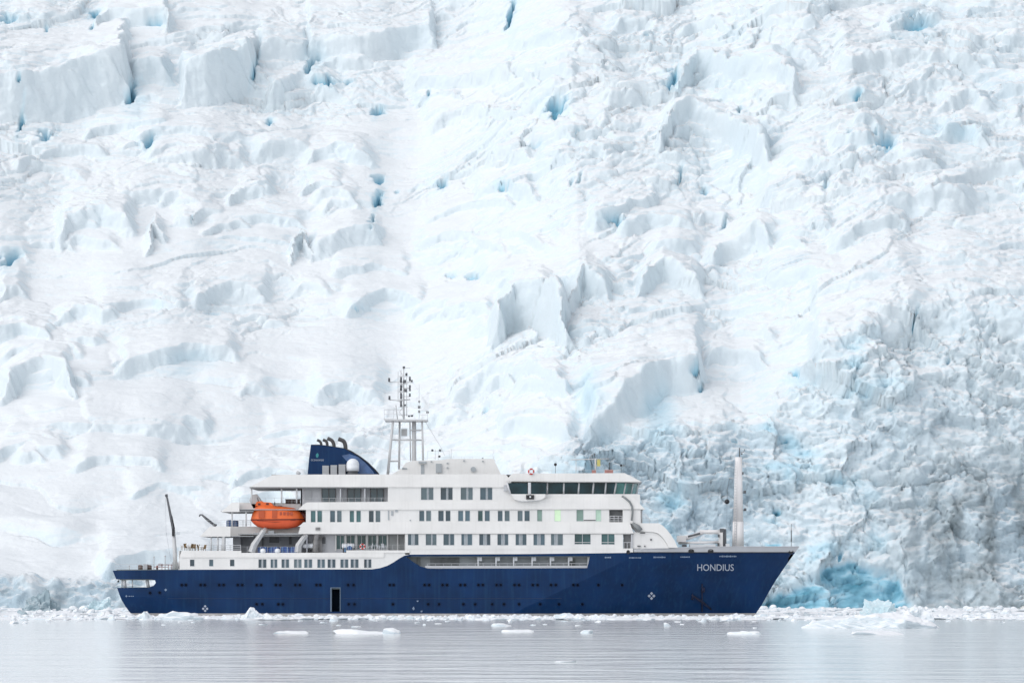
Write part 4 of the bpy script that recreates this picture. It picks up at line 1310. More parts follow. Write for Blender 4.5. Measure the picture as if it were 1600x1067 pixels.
# ------------------------------------------------------------------ funnel
mb = MB()
FT = [(480.5, 741), (483, 716), (485.8, 694.8), (500, 695), (512, 696.4), (526, 698.6), (540, 701), (550, 706), (563, 714), (575, 723.2), (585, 733), (592, 741)]
mb.pprism(FT, -2.6, 2.6)
funnel = mb.build('funnel', M['blue'], ship)
mb = MB(); mb.path([P(a, b, -2.55) for a, b in FT[6:]], 0.12, 6); mb.path([P(a, b, -2.55) for a, b in FT[2:7]], 0.06, 6)
mb.build('funnel_edge', M['black'], funnel)
mb = MB(); mb.pprism([(534, 711.5), (546, 709), (560, 714), (571, 723), (582, 735), (585, 740), (556, 740), (545, 724)], -2.64, -2.6)
mb.build('funnel_panel', mat('pale_blue_panel', (0.06, 0.12, 0.26), 0.3, var=0.4, scale=0.6), funnel)
EX = [([(502, 702), (501.9, 694), (500, 689.6), (495.4, 687.2)], .10), ([(511.3, 703), (511.2, 694), (509.6, 689.4), (504.6, 686.8)], .11),
      ([(522, 704), (521.6, 694.5), (518.4, 688), (511.6, 684.6)], .135), ([(540, 706), (539.6, 696), (536.6, 689), (528.6, 685.6)], .155)]
for pts, r in EX:
    pts = [(a, b + (0 if i else 0)) for i, (a, b) in enumerate(pts)]
    q = [P(a, b, 0) for a, b in pts]
    fine = []
    for i in range(len(q) - 1):
        p0 = q[max(0, i - 1)]; p1 = q[i]; p2 = q[i + 1]; p3 = q[min(len(q) - 1, i + 2)]
        for k in range(5):
            t = k / 5
            fine.append(0.5 * ((2 * p1) + (p2 - p0) * t + (2 * p0 - 5 * p1 + 4 * p2 - p3) * t * t + (3 * p1 - p0 - 3 * p2 + p3) * t ** 3))
    fine.append(q[-1])
    mb = MB(); mb.path(fine, r * 2.1, 12)
    mb.build('exhaust_pipe', M['ext'], funnel)
v, f = text_mesh('OCEANWIDE', 1, 1)
mb = MB(); mb.add([P(485.8 + a * 20, 720 - b * 2.7, -2.64) for a, b in v], f); mb.build('company_lettering', M['letter'], funnel)
mb = MB(); mb.add([P(a, b, -2.64) for a, b in [(493.4, 711.4), (494, 709.4), (496, 707.4), (497.6, 709.4), (498, 711.4), (497, 713.8), (495.4, 715.2), (494, 713.8)]], [list(range(8))])
mb.build('company_emblem', M['teal'], funnel)
for i, (a, b, c) in enumerate(((503.6, 513.8, 727.2), (516.4, 526.4, 726.4), (529, 539.6, 725.4))):
    mb = MB(); mb.pbox(a, b, c, 742, -4.3, -2.7)
    o = mb.build('vent_box', mat('louvre_grey', (0.42, 0.43, 0.44), 0.5, var=0.05), ship)
    mb = MB()
    for k in range(7): mb.pbox(a + 0.8, b - 0.8, c + 1.8 + k * 1.9, c + 2.4 + k * 1.9, -4.34, -4.3)
    mb.build('louvre', M['lgrey'], o)
mb = MB(); mb.ball(P(551.2, 726.5, -4.0), 1.02, 1.02, 1.05, 20, 8, -0.0); c = P(551.2, 726.5, -4.0)
mb.path([c, c - Vector((0, 0, 0.95))], [1.02, 1.0], 20)
dm = mb.build('radome', M['plastic'], ship)
mb = MB(); mb.path([c - Vector((0, 0, 0.9)), c - Vector((0, 0, 1.6))], [0.8, 0.9], 12); mb.build('radome_base', M['dgrey'], dm)
mb = MB(); mb.pbox(463, 466, 736.5, 741, -6, -5.4); mb.path([P(463.5, 737, -5.8), P(469, 740.6, -5.8)], 0.25, 6)
mb.build('roof_hatch', M['mast'], ship)

# ------------------------------------------------------------------ top house and main mast
mb = MB()
mb.pprism([(612, 741), (628, 731), (634, 722.5), (646, 719.5), (690, 718.5), (700, 716.5), (771, 716.5), (783, 741)], -5.0, 5.0)
top = mb.build('top_house', M['white'], ship)
mb = MB()
mb.pbox(657.6, 662.6, 726, 740.5, -5.1, -5.0); mb.pbox(681, 690, 724, 738, -5.35, -5.0); mb.pbox(654, 666, 720.5, 723.5, -5.6, -5.0); mb.pbox(628, 636, 731, 733, -5.1, -5)
for a, b in ((699, 723.5), (699, 730.5), (725, 719.5), (630, 731), (674, 721), (754.5, 720.4)): mb.pbox(a - 1.2, a + 1.2, b - 1, b + 1, -5.25, -5.0)
build_each(mb, 'house_fittings', M['grey'], top)
mb = MB(); mb.path([P(739.5, 733, -5.3), P(739.5, 733, -5.0)], 0.42, 12)
mb.build('horn', M['grey'], top)
mb = MB(); mb.rail([P(646, 719, -4.8), P(704, 717, -4.8), P(772, 716, -4.8)], 0.3, 1.5, 0.018, 1)
mb.rail([P(668, 718.6, 0), P(702, 718, 0)], 1.4, 1.2, 0.02, 1)
mb.tube(P(705, 717, -2), P(705, 701, -2), 0.04); mb.tube(P(680, 718, -2), P(680, 702, -2), 0.04)
mb.path([P(705, 703, 0), P(745, 703.5, 0), P(772, 703, 0)], 0.012, 4)
mb.path([P(772, 703, 0), P(770, 710, 0), P(771, 716, 0), P(774, 721, 0)], 0.03, 5)
mb.build('house_railing', M['rail'], top)
mb = MB()
for a, b in ((675.5, 703.5), (687.5, 703.5), (686.5, 713), (754, 717), (725.5, 718)): mb.ball(P(a, b, -1), 0.2)
build_each(mb, 'search_lamp', M['dgrey'], top)

mb = MB(); mb.pprism([(599, 654.2), (668, 655.4), (666, 657.6), (601, 657.2)], -2.6, 2.6)
mast = mb.build('main_mast', M['mast'], ship)
LEG = [((614, 657), (606, 741), -2.2, .20), ((624.5, 657), (623.5, 733), 1.6, .16), ((647, 656), (647, 741), -0.6, .33), ((659.5, 657), (661, 719), -2.0, .15), ((640.5, 657), (641.5, 720), 2.2, .09)]
for a, b, y, r in LEG:
    mb = MB(); mb.tube(P(*a, y), P(*b, y), r, r * 1.1, 10); mb.build('mast_leg', M['mast'], mast)
mb = MB()
for a, b, y in (((611, 687), (660, 687.5), -1.6), ((608, 720.5), (624, 720.2), -1.6), ((611, 687), (624, 687), 1.5), ((642, 672), (660, 672.2), -1)):
    mb.tube(P(*a, y), P(*b, y), 0.12, n=6)
build_each(mb, 'crossbar', M['mast'], mast)
mb = MB()
for y in (-2.5, 2.5): mb.rail([P(600.5, 654.5, y), P(630, 654.8, y)], 1.5, 1.2, 0.04, 2)
mb.rail([P(655, 655, -2.5), P(668, 655.4, -2.5)], 1.4, 0.8, 0.04, 2)
mb.build('platform_railing', M['rail'], mast)
mb = MB()
mb.tube(P(630.8, 655, 0), P(630.8, 572.5, 0), 0.16, 0.07, 8)
mb.tube(P(626.6, 636, .4), P(626.6, 578, .4), 0.06); mb.tube(P(622, 628, .6), P(622, 580, .6), 0.045)
mb.tube(P(621, 655, 0), P(618.5, 633, 0), 0.09)
mb.path([P(608.5, 597, 0), P(646, 597.5, 0)], 0.06, 6); mb.path([P(609, 624.5, 0), P(626, 626, 0), P(641, 624, 0)], 0.08, 6)
mb.path([P(630.8, 606.5, 0), P(641, 606.5, 0)], 0.05, 6); mb.path([P(630.8, 619.5, 0), P(641, 619.5, 0)], 0.05, 6); mb.path([P(630, 574.5, 0), P(641, 575, 0)], 0.03, 6)
for k in range(9):
    z0, z1 = 652 - k * 8.2, 652 - (k + 1) * 8.2
    mb.tube(P(624 if k % 2 else 630, z0, .2), P(630 if k % 2 else 624, z1, .2), 0.04, n=5)
for k in range(6): mb.tube(P(623, 648 - k * 12, 0.3), P(637, 648 - k * 12, 0.3), 0.045, n=5)
mb.tube(P(635.4, 650, -.3), P(635.4, 582, -.3), 0.05, n=6)
mb.build('topmast', M['mast'], mast)
mb = MB()
for a, b, hh, r in ((608, 593.5, 6, .13), (608.5, 621.5, 6, .13), (626.6, 593.5, 9, .13), (626.6, 606, 9, .15), (626.6, 618.5, 9, .13), (626.6, 631, 9, .12),
                    (640.4, 592, 7, .12), (640.4, 604, 5, .12), (640.4, 609, 4, .12), (640.4, 617, 5, .11), (635, 585, 4, .14), (634, 610, 5, .18), (632, 596, 5, .2),
                    (643.5, 595, 3, .12), (633, 633, 3, .12), (631, 574, 3.4, .15), (655, 627.5, 3, .12), (655, 636, 4, .16), (655, 643, 4, .12), (668, 644, 3, .16), (643.5, 649.5, 2.6, .17), (639, 650, 2.4, .14)):
    mb.tube(P(a, b - hh / 2, -0.2), P(a, b + hh / 2, -0.2), r * 1.25, n=8)
build_each(mb, 'navigation_lamp', M['dgrey'], mast)
mb = MB()
mb.tube(P(655, 655, -0.5), P(655, 600, -0.5), 0.035, n=5)
mb.path([P(664, 658, -1), P(689, 699, -1), P(695, 712, -1)], 0.035, 5); mb.path([P(602, 658, -1), P(588, 706, -1)], 0.015, 5)
mb.path([P(630.8, 574, 0), P(672, 640, 0)], 0.008, 4)
mb.build('stay_wire', M['rail'], mast)
mb = MB(); mb.pbox(627, 636, 670, 681, 1.8, 2.4)
mb.build('radar_scanner', M['mast'], mast)

# bridge roof equipment
mb = MB()
mb.rail([P(800, 739, -8.6), P(965, 738.6, -8.6)], 0.4, 2.0, 0.018, 1)
mb.build('roof_railing', M['rail'], bridge)
mb = MB()
mb.tube(P(892, 718, 0), P(952, 716.5, 0), 0.08, n=6); mb.tube(P(930.5, 716, 0), P(930.5, 739, 0), 0.14, n=6); mb.tube(P(900, 718, 0), P(900, 739, 0), 0.05, n=6)
mb.build('radar_gantry', M['mast'], bridge)
mb = MB(); mb.pbox(933, 938, 718, 728, -0.4, 0.2)
mb.build('yellow_scanner', M['yellow'], bridge)
mb = MB()
mb.ball(P(867.8, 725.5, -5), 0.24); mb.tube(P(867.8, 726, -5), P(867.8, 739, -5), 0.03)
mb.ball(P(970.5, 727, -5), 0.2); mb.tube(P(970.5, 727, -5), P(970.5, 739, -5), 0.03)
mb.tube(P(952, 722, -4), P(952, 739, -4), 0.07)
build_each(mb, 'search_lamp', M['black'], bridge)
mb = MB(); mb.pbox(945, 958, 733.5, 739, -5, -4); mb.pbox(925, 931, 734, 739, -5, -4)
build_each(mb, 'deck_locker', M['redgrey'], bridge)

# ------------------------------------------------------------------ foremast, bow crane and jackstaff
mb = MB()
mb.path([P(1153, 862, 0), P(1153.4, 815, 0)], [0.95, 0.86], 16); mb.path([P(1153.4, 815.5, 0), P(1154, 714, 0)], [0.8, 0.55], 16)
fm = mb.build('foremast', M['mastw'], ship)
mb = MB()
for a, b in ((1160, 739.5), (1163.8, 768.5), (1164.2, 796)):
    mb.tube(P(1156, b + 1.2, 0), P(a, b + 1.2, 0), 0.06); mb.tube(P(a, b + 2, 0), P(a, b - 2.2, 0), 0.2, n=8)
mb.tube(P(1155.5, 714, 0), P(1155.5, 699.5, 0), 0.08); mb.path([P(1155.5, 707, 0), P(1162, 706, 0), P(1163.6, 701.5, 0)], 0.05, 6); mb.ball(P(1159, 709, 0), 0.14)
mb.tube(P(1149, 716.5, 0), P(1153, 716.5, 0), 0.1)
build_each(mb, 'mast_lamp', M['dgrey'], fm)
mb = MB(); mb.tube(P(1147.5, 746.5, 0), P(1138.5, 746.5, 0), 0.05)
mb.build('mast_arm', M['mast'], fm)
mb = MB()
for k in range(30): mb.tube(P(1147.5, 852 - k * 4.4, -.9), P(1150.5, 852 - k * 4.4, -.9), 0.035, n=4)
mb.tube(P(1147.5, 856, -.92), P(1149.3, 720, -.9), 0.04, n=5); mb.tube(P(1150.5, 856, -.92), P(1151.6, 720, -.9), 0.04, n=5)
mb.path([P(1144.5, 815, 0), P(1162, 815, 0)], 0.12, 6)
mb.build('mast_ladder', M['lgrey'], fm)
mb = MB()
mb.path([P(1130.5, 862, -2), P(1131, 826, -2)], [0.45, 0.36], 10)
cr = mb.build('bow_crane', M['dgrey'], ship)
mb = MB(); mb.path([P(1131, 831, -2), P(1094, 830.6, -2)], [0.36, 0.30], 8); mb.path([P(1100, 831, -2), P(1078, 839, -2), P(1060, 842, -2)], [0.28, 0.36, 0.34], 8)
mb.path([P(1124, 846.5, -2), P(1060, 848, -2)], 0.2, 8); mb.pbox(1058, 1072, 836.5, 846.5, -2.6, -1.4); mb.pbox(1123, 1129.5, 832, 856, -2.7, -2.2)
mb.build('crane_boom', M['mastw'], cr)
mb = MB(); mb.path([P(1075, 838, -2.3), P(1094, 833, -2.3)], 0.16, 6); mb.pbox(1066, 1073, 850.5, 854, -3, -2.4); mb.pbox(1121.5, 1124.5, 834.5, 839, -2.9, -2.7); mb.pbox(1121, 1124, 848, 853, -2.9, -2.7); mb.pbox(1125, 1131, 825.4, 831, -2.5, -1.6)
build_each(mb, 'hydraulic_ram', M['dgrey'], cr)
mb = MB()
mb.pbox(1078, 1118, 850, 856, -3.5, -1); mb.pbox(1134, 1140, 849, 856, -3, -2)
build_each(mb, 'foredeck_hatch', M['plastic'], ship)
mb = MB(); mb.tube(P(1236.4, 855, 0), P(1236.4, 818, 0), 0.04, n=6); mb.tube(P(1236.4, 846, 0), P(1236.4, 828, 0), 0.085, n=6)
mb.build('jackstaff', M['dgrey'], ship)

# ------------------------------------------------------------------ after cranes, stern gear, railings
mb = MB(); mb.path([P(274, 890, -5), P(273.4, 868, -5), P(271.5, 834, -5)], [0.36, 0.34, 0.26], 10)
ac = mb.build('stern_crane', M['mast'], ship)
mb = MB(); mb.path([P(271.4, 832, -5), P(270.2, 823, -5), P(265.5, 800, -5), P(260.4, 774.5, -5)], [0.24, 0.26, 0.2, 0.15], 8); mb.path([P(258, 774, -5), P(262, 773.4, -5)], 0.2, 8)
mb.build('crane_boom', M['dgrey'], ac)
mb = MB(); mb.pbox(268.6, 272.6, 827, 837, -5.5, -4.6); mb.path([P(272.6, 826, -5.2), P(268.5, 806, -5.2)], 0.09, 6)
mb.build('slewing_head', M['black'], ac)
mb = MB(); mb.path([P(258.6, 776, -5), P(259.4, 830, -5), P(268, 882, -5)], 0.012, 4)
mb.build('crane_wire', M['dgrey'], ac)
mb = MB(); mb.path([P(337, 822, -4), P(335, 820, -4)], 0.34, 8); mb.path([P(335.4, 820.4, -4), P(324, 811.4, -4), P(314.6, 803.2, -4)], [0.2, 0.22, 0.13], 8); mb.path([P(313.4, 803, -4), P(311.4, 806.6, -4)], 0.12, 6)
mb.build('provision_crane', M['dgrey'], ship)
mb = MB()
mb.rail([P(322, 822.4, -8.5), P(357, 822.4, -8.5)], 1.0, 1.1, 0.019, 3); mb.rail([P(355, 822.4, -5.5), P(392, 822.4, -5.5)], 0.95, 1.1, 0.04, 3)
mb.rail([P(362, 785, -8.5), P(374, 785, -8.5)], 0.8, 0.8, 0.019, 2); mb.rail([P(374, 787, -5.5), P(470, 787, -5.5)], 0.95, 1.3, 0.019, 2)
mb.rail([P(282, 861, 8.4), P(372, 861, 8.4)], 1.0, 1.3, 0.019, 3); mb.rail([P(330, 860.5, -8.6), P(376, 860.5, -8.6)], 0.9, 1.2, 0.04, 3)
mb.rail([P(376, 863.4, -8.7), P(470, 863.4, -8.7)], 0.95, 1.0, 0.019, 3); mb.rail([P(541, 860, -8.7), P(634, 860, -8.7)], 0.9, 1.0, 0.019, 3)
mb.rail([P(180, 890.4, -8.0), P(276, 889.6, -8.4)], 0.9, 1.8, 0.014, 2); mb.rail([P(180, 890.4, 8.0), P(276, 889.6, 8.4)], 0.9, 1.8, 0.014, 2)
mb.rail([P(430, 741, -8.5), P(478, 740.8, -8.5)], 0.25, 2.5, 0.025, 1)
mb.build('railing', M['rail'], ship)
for pts in (((393, 862.5), (397, 851), (405, 839), (412, 829)), ((465.5, 862.5), (466.5, 852), (473, 842), (479, 834.5))):
    mb = MB()
    a = [P(p, q, -8.4) for p, q in pts]
    m2 = MB(); m2.path(a, [0.5, 0.5, 0.42, 0.36], 4)
    mb.path(a, [0.55, 0.5, 0.42, 0.36], 4); mb.path([a[-1], a[-1] + Vector((0.6, 2.8, 1.2))], [0.36, 0.3], 4)
    dv = mb.build('lifeboat_davit', M['mast'], ship)
mb = MB(); mb.pprism([(389.5, 782), (393, 772.5), (401, 771.6), (409, 783), (411, 790), (396, 794)], -5.6, -4.4)
mb.build('lifeboat_davit', M['mast'], ship)
mb = MB(); mb.pprism([(474, 795), (476.5, 797), (478.6, 800), (478.6, 819), (470, 821), (472, 800)], -6.8, -5.6)
mb.build('lifeboat_davit', M['dgrey'], ship)
mb = MB(); mb.pbox(396, 470, 832.4, 835.4, -7.6, -4); mb.pbox(419, 428, 829, 834, -7.8, -7)
mb.build('boat_cradle', M['grey'], ship)
# stack of stowed gear against the after end of deck six and seven
mb = MB()
for k in range(5): mb.pbox(446 + k * 4.6, 450 + k * 4.6, 780.6, 788, -4.6, -3.8)
mb.pbox(445, 469.5, 779.4, 780.6, -4.6, -3.8)
mb.build('deck_bench', mat('dark_brown_bench', (0.09, 0.06, 0.055), 0.6, var=0.2), ship)
mb = MB()
mb.path([P(493, 862, -8.2), P(494, 838, -8.2), P(497, 829, -8.6), P(496, 825, -8.8)], [0.5, 0.42, 0.26, 0.3], 8); mb.pbox(489, 503, 838, 862.5, -7.6, -7.1); mb.pbox(493, 500, 823.6, 828, -9.2, -8.9)
mb.build('boarding_crane', mat('worn_grey_machinery', (0.24, 0.235, 0.235), 0.6, var=0.35, scale=1.5), ship)
for y in (-5.0, -2.0, 2.5, 5.0):
    pass
mb = MB()
for px, y in ((219, -3), (233, 1)):
    mb.path([P(px - 2.6, 886.4, y), P(px + 2.6, 886.4, y)], 0.42, 12); mb.pbox(px - 3.2, px - 2.4, 883, 890, y - .5, y + .5); mb.pbox(px + 2.4, px + 3.2, 883, 890, y - .5, y + .5)
build_each(mb, 'mooring_winch', mat('brown_winch', (0.20, 0.14, 0.12), 0.6, var=0.2), ship)
mb = MB(); mb.pbox(240, 258, 885, 886, -2, 2); mb.pbox(244, 246, 883, 890, -1, 0); mb.pbox(252, 268, 881.6, 882.6, -2, 2)
for px in (253, 258, 263, 267.6): mb.pbox(px - .4, px + .4, 881.6, 890, -2, -1.8)
mb.build('gangway_frame', M['redgrey'], ship)
mb = MB()
for px, t in ((240.5, 870), (258, 868.5), (202, 884)): mb.tube(P(px, 890, -3), P(px, t, -3), 0.06, n=6); mb.ball(P(px, t, -3), 0.13)
build_each(mb, 'flagstaff', M['mast'], ship)
mb = MB(); mb.pbox(224, 230, 881, 890, 0, 2); mb.pbox(247, 252, 880, 884, 0, 2); mb.pbox(269, 280.5, 878, 890, 3, 4.5)
build_each(mb, 'deck_locker', M['lgrey'], ship)

# ------------------------------------------------------------------ things on and about the ship
def lifeboat():
    yc = -7.0
    o = P(434, 826, yc)
    t = thing('lifeboat', 'enclosed orange lifeboat hanging from the davits at the side of the ship', 'lifeboat', o)
    top = [(392.5, 809), (396, 797), (401, 789.5), (410, 788), (430, 790), (450, 792), (462, 794), (468, 798), (473, 804), (477, 810)]
    bot = [(392.5, 813.5), (396, 818), (402, 822.5), (412, 825.5), (430, 826.4), (450, 825.8), (462, 823.6), (468, 821), (473, 817.4), (477, 813)]
    def loft(upper):
        vs, fs = [], []
        n, k = 26, 10
        for i in range(n + 1):
            px = 392.5 + (477 - 392.5) * i / n
            pt = np.interp(px, [a for a, b in top], [b for a, b in top]); pb = np.interp(px, [a for a, b in bot], [b for a, b in bot])
            pg = 811.8 - 0.8 * ((px - 392) / 85) ** 2
            u = (px - 392.5) / 84.5
            hb = 1.62 * max(0.06, (1 - abs(2 * u - 0.95) ** 3.2)) ** 0.6
            x = P(px, 800, yc).x
            zg = P(px, pg, yc).z; z1 = P(px, pt if upper else pb, yc).z
            for j in range(k + 1):
                a = math.pi * j / k
                e = 0.62 if upper else 0.8
                cx, sx = math.cos(a), math.sin(a)
                vs.append((x, yc - hb * math.copysign(abs(cx) ** e, cx), zg + (z1 - zg) * abs(sx) ** e))
        for i in range(n):
            for j in range(k):
                a = i * (k + 1) + j
                fs.append((a, a + 1, a + k + 2, a + k + 1))
        fs.append(list(range(k + 1))); fs.append([n * (k + 1) + j for j in range(k, -1, -1)])
        return MB().add(vs, fs, True)
    loft(False).build('lifeboat_hull', M['orange_hull'], t, smooth_angle=40)
    can = loft(True).build('canopy', M['orange'], t, smooth_angle=40)
    mb = MB()
    line = []
    for i in range(23):
        px = 392.5 + 84.5 * i / 22; u = (px - 392.5) / 84.5
        hb = 1.66 * max(0.06, (1 - abs(2 * u - 0.95) ** 3.2)) ** 0.6
        line.append(Vector((P(px, 800, yc).x, yc - hb, P(px, 811.9 - 0.8 * ((px - 392) / 85) ** 2, yc).z)))
    mb.path(line, 0.085, 6); mb.path([Vector((p.x, 2 * yc - p.y, p.z)) for p in line], 0.085, 6)
    mb.build('fender_belt', M['maroon'], t)
    mb = MB()
    mb.pprism([(398.5, 790), (401, 783.5), (409, 782.5), (411, 784), (423, 784.8), (427, 789), (428, 792)], yc - 0.9, yc + 0.9)
    mb.build('conning_tower', M['orange'], t)
    mb = MB()
    for a, b, c, d in ((415.5, 420, 785.6, 788.6), (403, 407, 786, 789)): mb.pbox(a, b, c, d, yc - 0.96, yc - 0.86)
    build_each(mb, 'tower_window', M['maroon'], t)
    mb = MB()
    mb.pbox(404, 413.5, 797.5, 808.5, yc - 1.70, yc - 1.40); mb.pbox(425, 432.5, 797.0, 809, yc - 1.70, yc - 1.42)
    build_each(mb, 'side_hatch', mat('hatch_orange', (0.48, 0.085, 0.025), 0.45), can)
    mb = MB()
    for k in range(4): mb.pbox(437 + k * 5.5, 440.5 + k * 5.5, 799.5, 804.5, yc - 1.62, yc - 1.36)
    build_each(mb, 'canopy_window', mat('canopy_window_orange', (0.40, 0.07, 0.03), 0.2), can)
    mb = MB(); mb.tube(P(429, 784, yc), P(429.6, 789, yc), 0.09); mb.pbox(434, 441, 789.4, 792, yc - .3, yc + .3)
    mb.tube(P(404, 784, yc), P(402, 777, yc), 0.07)
    build_each(mb, 'lifting_hook', M['dgrey'], t)
    mb = MB(); mb.path([P(469, 801, yc), P(477.5, 806, yc), P(478.5, 813, yc)], [0.4, 0.55, 0.4], 8)
    mb.build('bow_fender', M['maroon'], t)
    mb = MB()
    mb.path([P(402, 813, yc - 1.5), P(430, 815.5, yc - 1.62), P(462, 812.4, yc - 1.4)], 0.025, 4)
    mb.build('grab_line', M['maroon'], t)
lifeboat()

def canister_pair(px, label):
    for k, (dx, lab) in enumerate(zip((-4.6, 4.6), label)):
        c = P(px + dx, 852.6, -7.6)
        o = P(px + dx, 863, -7.6)
        t = thing('life_raft_canister', lab, 'life raft', o, 'white life raft canisters on deck cradles')
        mb = MB(); a, b = c + Vector((-0.44, 0, 0)), c + Vector((0.44, 0, 0))
        mb.path([a - Vector((0.08, 0, 0)), a, b, b + Vector((0.08, 0, 0))], [0.25, 0.42, 0.42, 0.25], 16)
        sh = mb.build('canister_shell', M['plastic'], t)
        mb = MB()
        for q in (-0.25, 0.25): mb.path([c + Vector((q - .03, 0, 0)), c + Vector((q + .03, 0, 0))], 0.435, 16)
        mb.build('strap', M['lgrey'], sh)
        mb = MB()
        for q in (-0.3, 0.3):
            mb.path([o + Vector((q, -0.45, 0)), c + Vector((q, -0.3, -0.3))], 0.06, 6); mb.path([o + Vector((q, 0.45, 0)), c + Vector((q, 0.3, -0.3))], 0.06, 6)
        mb.box(c.x - .4, c.x + .4, c.y - .35, c.y + .35, c.z - .5, c.z - .42)
        mb.build('cradle', M['dgrey'], t)
canister_pair(482.5, ('white life raft canister just right of the forward davit, left one of its pair', 'white life raft canister beside the worn boarding crane, on its left'))
canister_pair(544, ('white life raft canister right of the boarding crane, left one of its pair', 'white life raft canister in front of the first lounge window'))

def covered(px0, px1, py0, py1, y, label, name='covered_crate', cat='crate', group='blue covered crates along the boat deck'):
    a, b = P(px0, py1, y), P(px1, py0, y)
    t = thing(name, label, cat, ((a.x + b.x) / 2, y + 0.8, a.z), group)
    mb = MB(); r = 0.12
    for i in range(5):
        for j in range(4): pass
    w = b.x - a.x; n = max(3, int(w / 0.35)); vs = []; rr = random.Random(px0)
    for i in range(n + 1):
        x = a.x + w * i / n
        e = 0.12 if i in (0, n) else 0.0
        zt = b.z - e + rr.uniform(-.04, .04)
        vs += [(x, y + e + rr.uniform(-.03, .03), a.z + 0.05), (x, y + e + rr.uniform(-.03, .03), zt - 0.15), (x, y + 0.15 + e, zt), (x, y + 1.35, zt), (x, y + 1.5, zt - .15), (x, y + 1.5, a.z + .05)]
    fs = [(i * 6 + k, (i + 1) * 6 + k, (i + 1) * 6 + k + 1, i * 6 + k + 1) for i in range(n) for k in range(5)]
    fs += [list(range(6))[::-1], [n * 6 + k for k in range(6)]]
    mb.add(vs, fs)
    c = mb.build('tarpaulin_cover', M['tarp'], t)
    mb = MB()
    for i in (0.25, 0.75): mb.box(a.x + w * i - .03, a.x + w * i + .03, y - .05, y + 1.0, a.z + .05, b.z - .02)
    mb.build('lashing_strap', mat('pale_strap', (0.25, 0.45, 0.62), 0.6), c)
    mb = MB(); mb.box(a.x + .05, b.x - .05, y + .1, y + 1.4, a.z - 0.02, a.z + 0.06)
    mb.build('base_pallet', M['dgrey'], t)
covered(402.5, 418.5, 853.6, 864, -8.0, 'blue covered crate beside the after davit under the lifeboat')
covered(419.5, 436.5, 854.2, 864, -8.0, 'blue covered crate between the two white fender balls')
covered(438.5, 452, 853.6, 864, -8.0, 'blue covered crate with pale straps just right of the white fender balls')
covered(453, 464.5, 853.8, 864, -8.0, 'dark blue covered crate against the forward davit')
covered(353.5, 362.5, 812, 822.4, -5.0, 'blue covered crate on the after terrace, next to its railing', group='blue covered crates on the after terrace')
covered(363.5, 371.5, 812.6, 822.4, -5.0, 'darker blue covered crate on the after terrace, nearest the lifeboat', group='blue covered crates on the after terrace')
covered(537.5, 541, 852.6, 862.5, -7.9, 'narrow blue upright crate at the step in the white bulwark', group=None)
covered(542.5, 550, 852.6, 859.4, -8.2, 'low blue covered crate behind the rail under the second lounge window', group=None)

for px, lab in ((410.8, 'white fender ball hung at the deck edge nearest the after davit'), (433.6, 'white fender ball hung at the deck edge below the lifeboat middle')):
    c = P(px, 860.4, -8.75)
    t = thing('fender_ball', lab, 'fender', c, 'white fender balls')
    mb = MB(); mb.ball(c, 0.44, 0.4, 0.40, 14, 10); mb.build('float', M['plastic'], t)
    mb = MB(); mb.path([c + Vector((0, 0, .38)), c + Vector((.1, 0.02, .9))], 0.03, 5); mb.torus(c + Vector((0, 0, .40)), 0.07, 0.025); mb.build('lanyard', M['dgrey'], t)

def lifebuoy(px, py, y, r, label):
    c = P(px, py, y)
    t = thing('lifebuoy', label, 'lifebuoy', c, None)
    mb = MB(); mb.torus(c, r, r * 0.30, n=20, m=8)
    ring = mb.build('buoy_ring', M['red'], t)
    mb = MB()
    for k in range(4):
        a = math.pi / 4 + k * math.pi / 2
        mb.ball(c + Vector((math.cos(a) * r, 0, math.sin(a) * r)), r * 0.36, r * 0.36, r * 0.36, 8, 6)
    mb.build('reflective_band', M['plastic'], ring)
    mb = MB()
    for q in (-.3, .3): mb.path([c + Vector((q * r, .05, r)), c + Vector((q * r, .05, -r * 1.4))], 0.03, 5)
    mb.build('holder', M['rail'], t)
lifebuoy(830, 736.4, -9.3, 0.40, 'red ring lifebuoy on the bridge roof edge above the side lamp')
lifebuoy(566.5, 853.5, -8.85, 0.36, 'red ring lifebuoy on the rail before the lounge windows')

c = P(1136, 783.4, 0)
t = thing('anchor_ball', 'black anchor ball hanging on a line beside the foremast', 'signal ball', c)
mb = MB(); mb.ball(c, 0.40, 0.40, 0.40, 16, 12); mb.build('ball', M['black'], t)
mb = MB(); mb.path([c, P(1136.4, 765, 0), P(1140, 747, 0)], 0.03, 5); mb.path([c, P(1135, 862, 0)], 0.012, 4); mb.build('halyard', M['dgrey'], t)

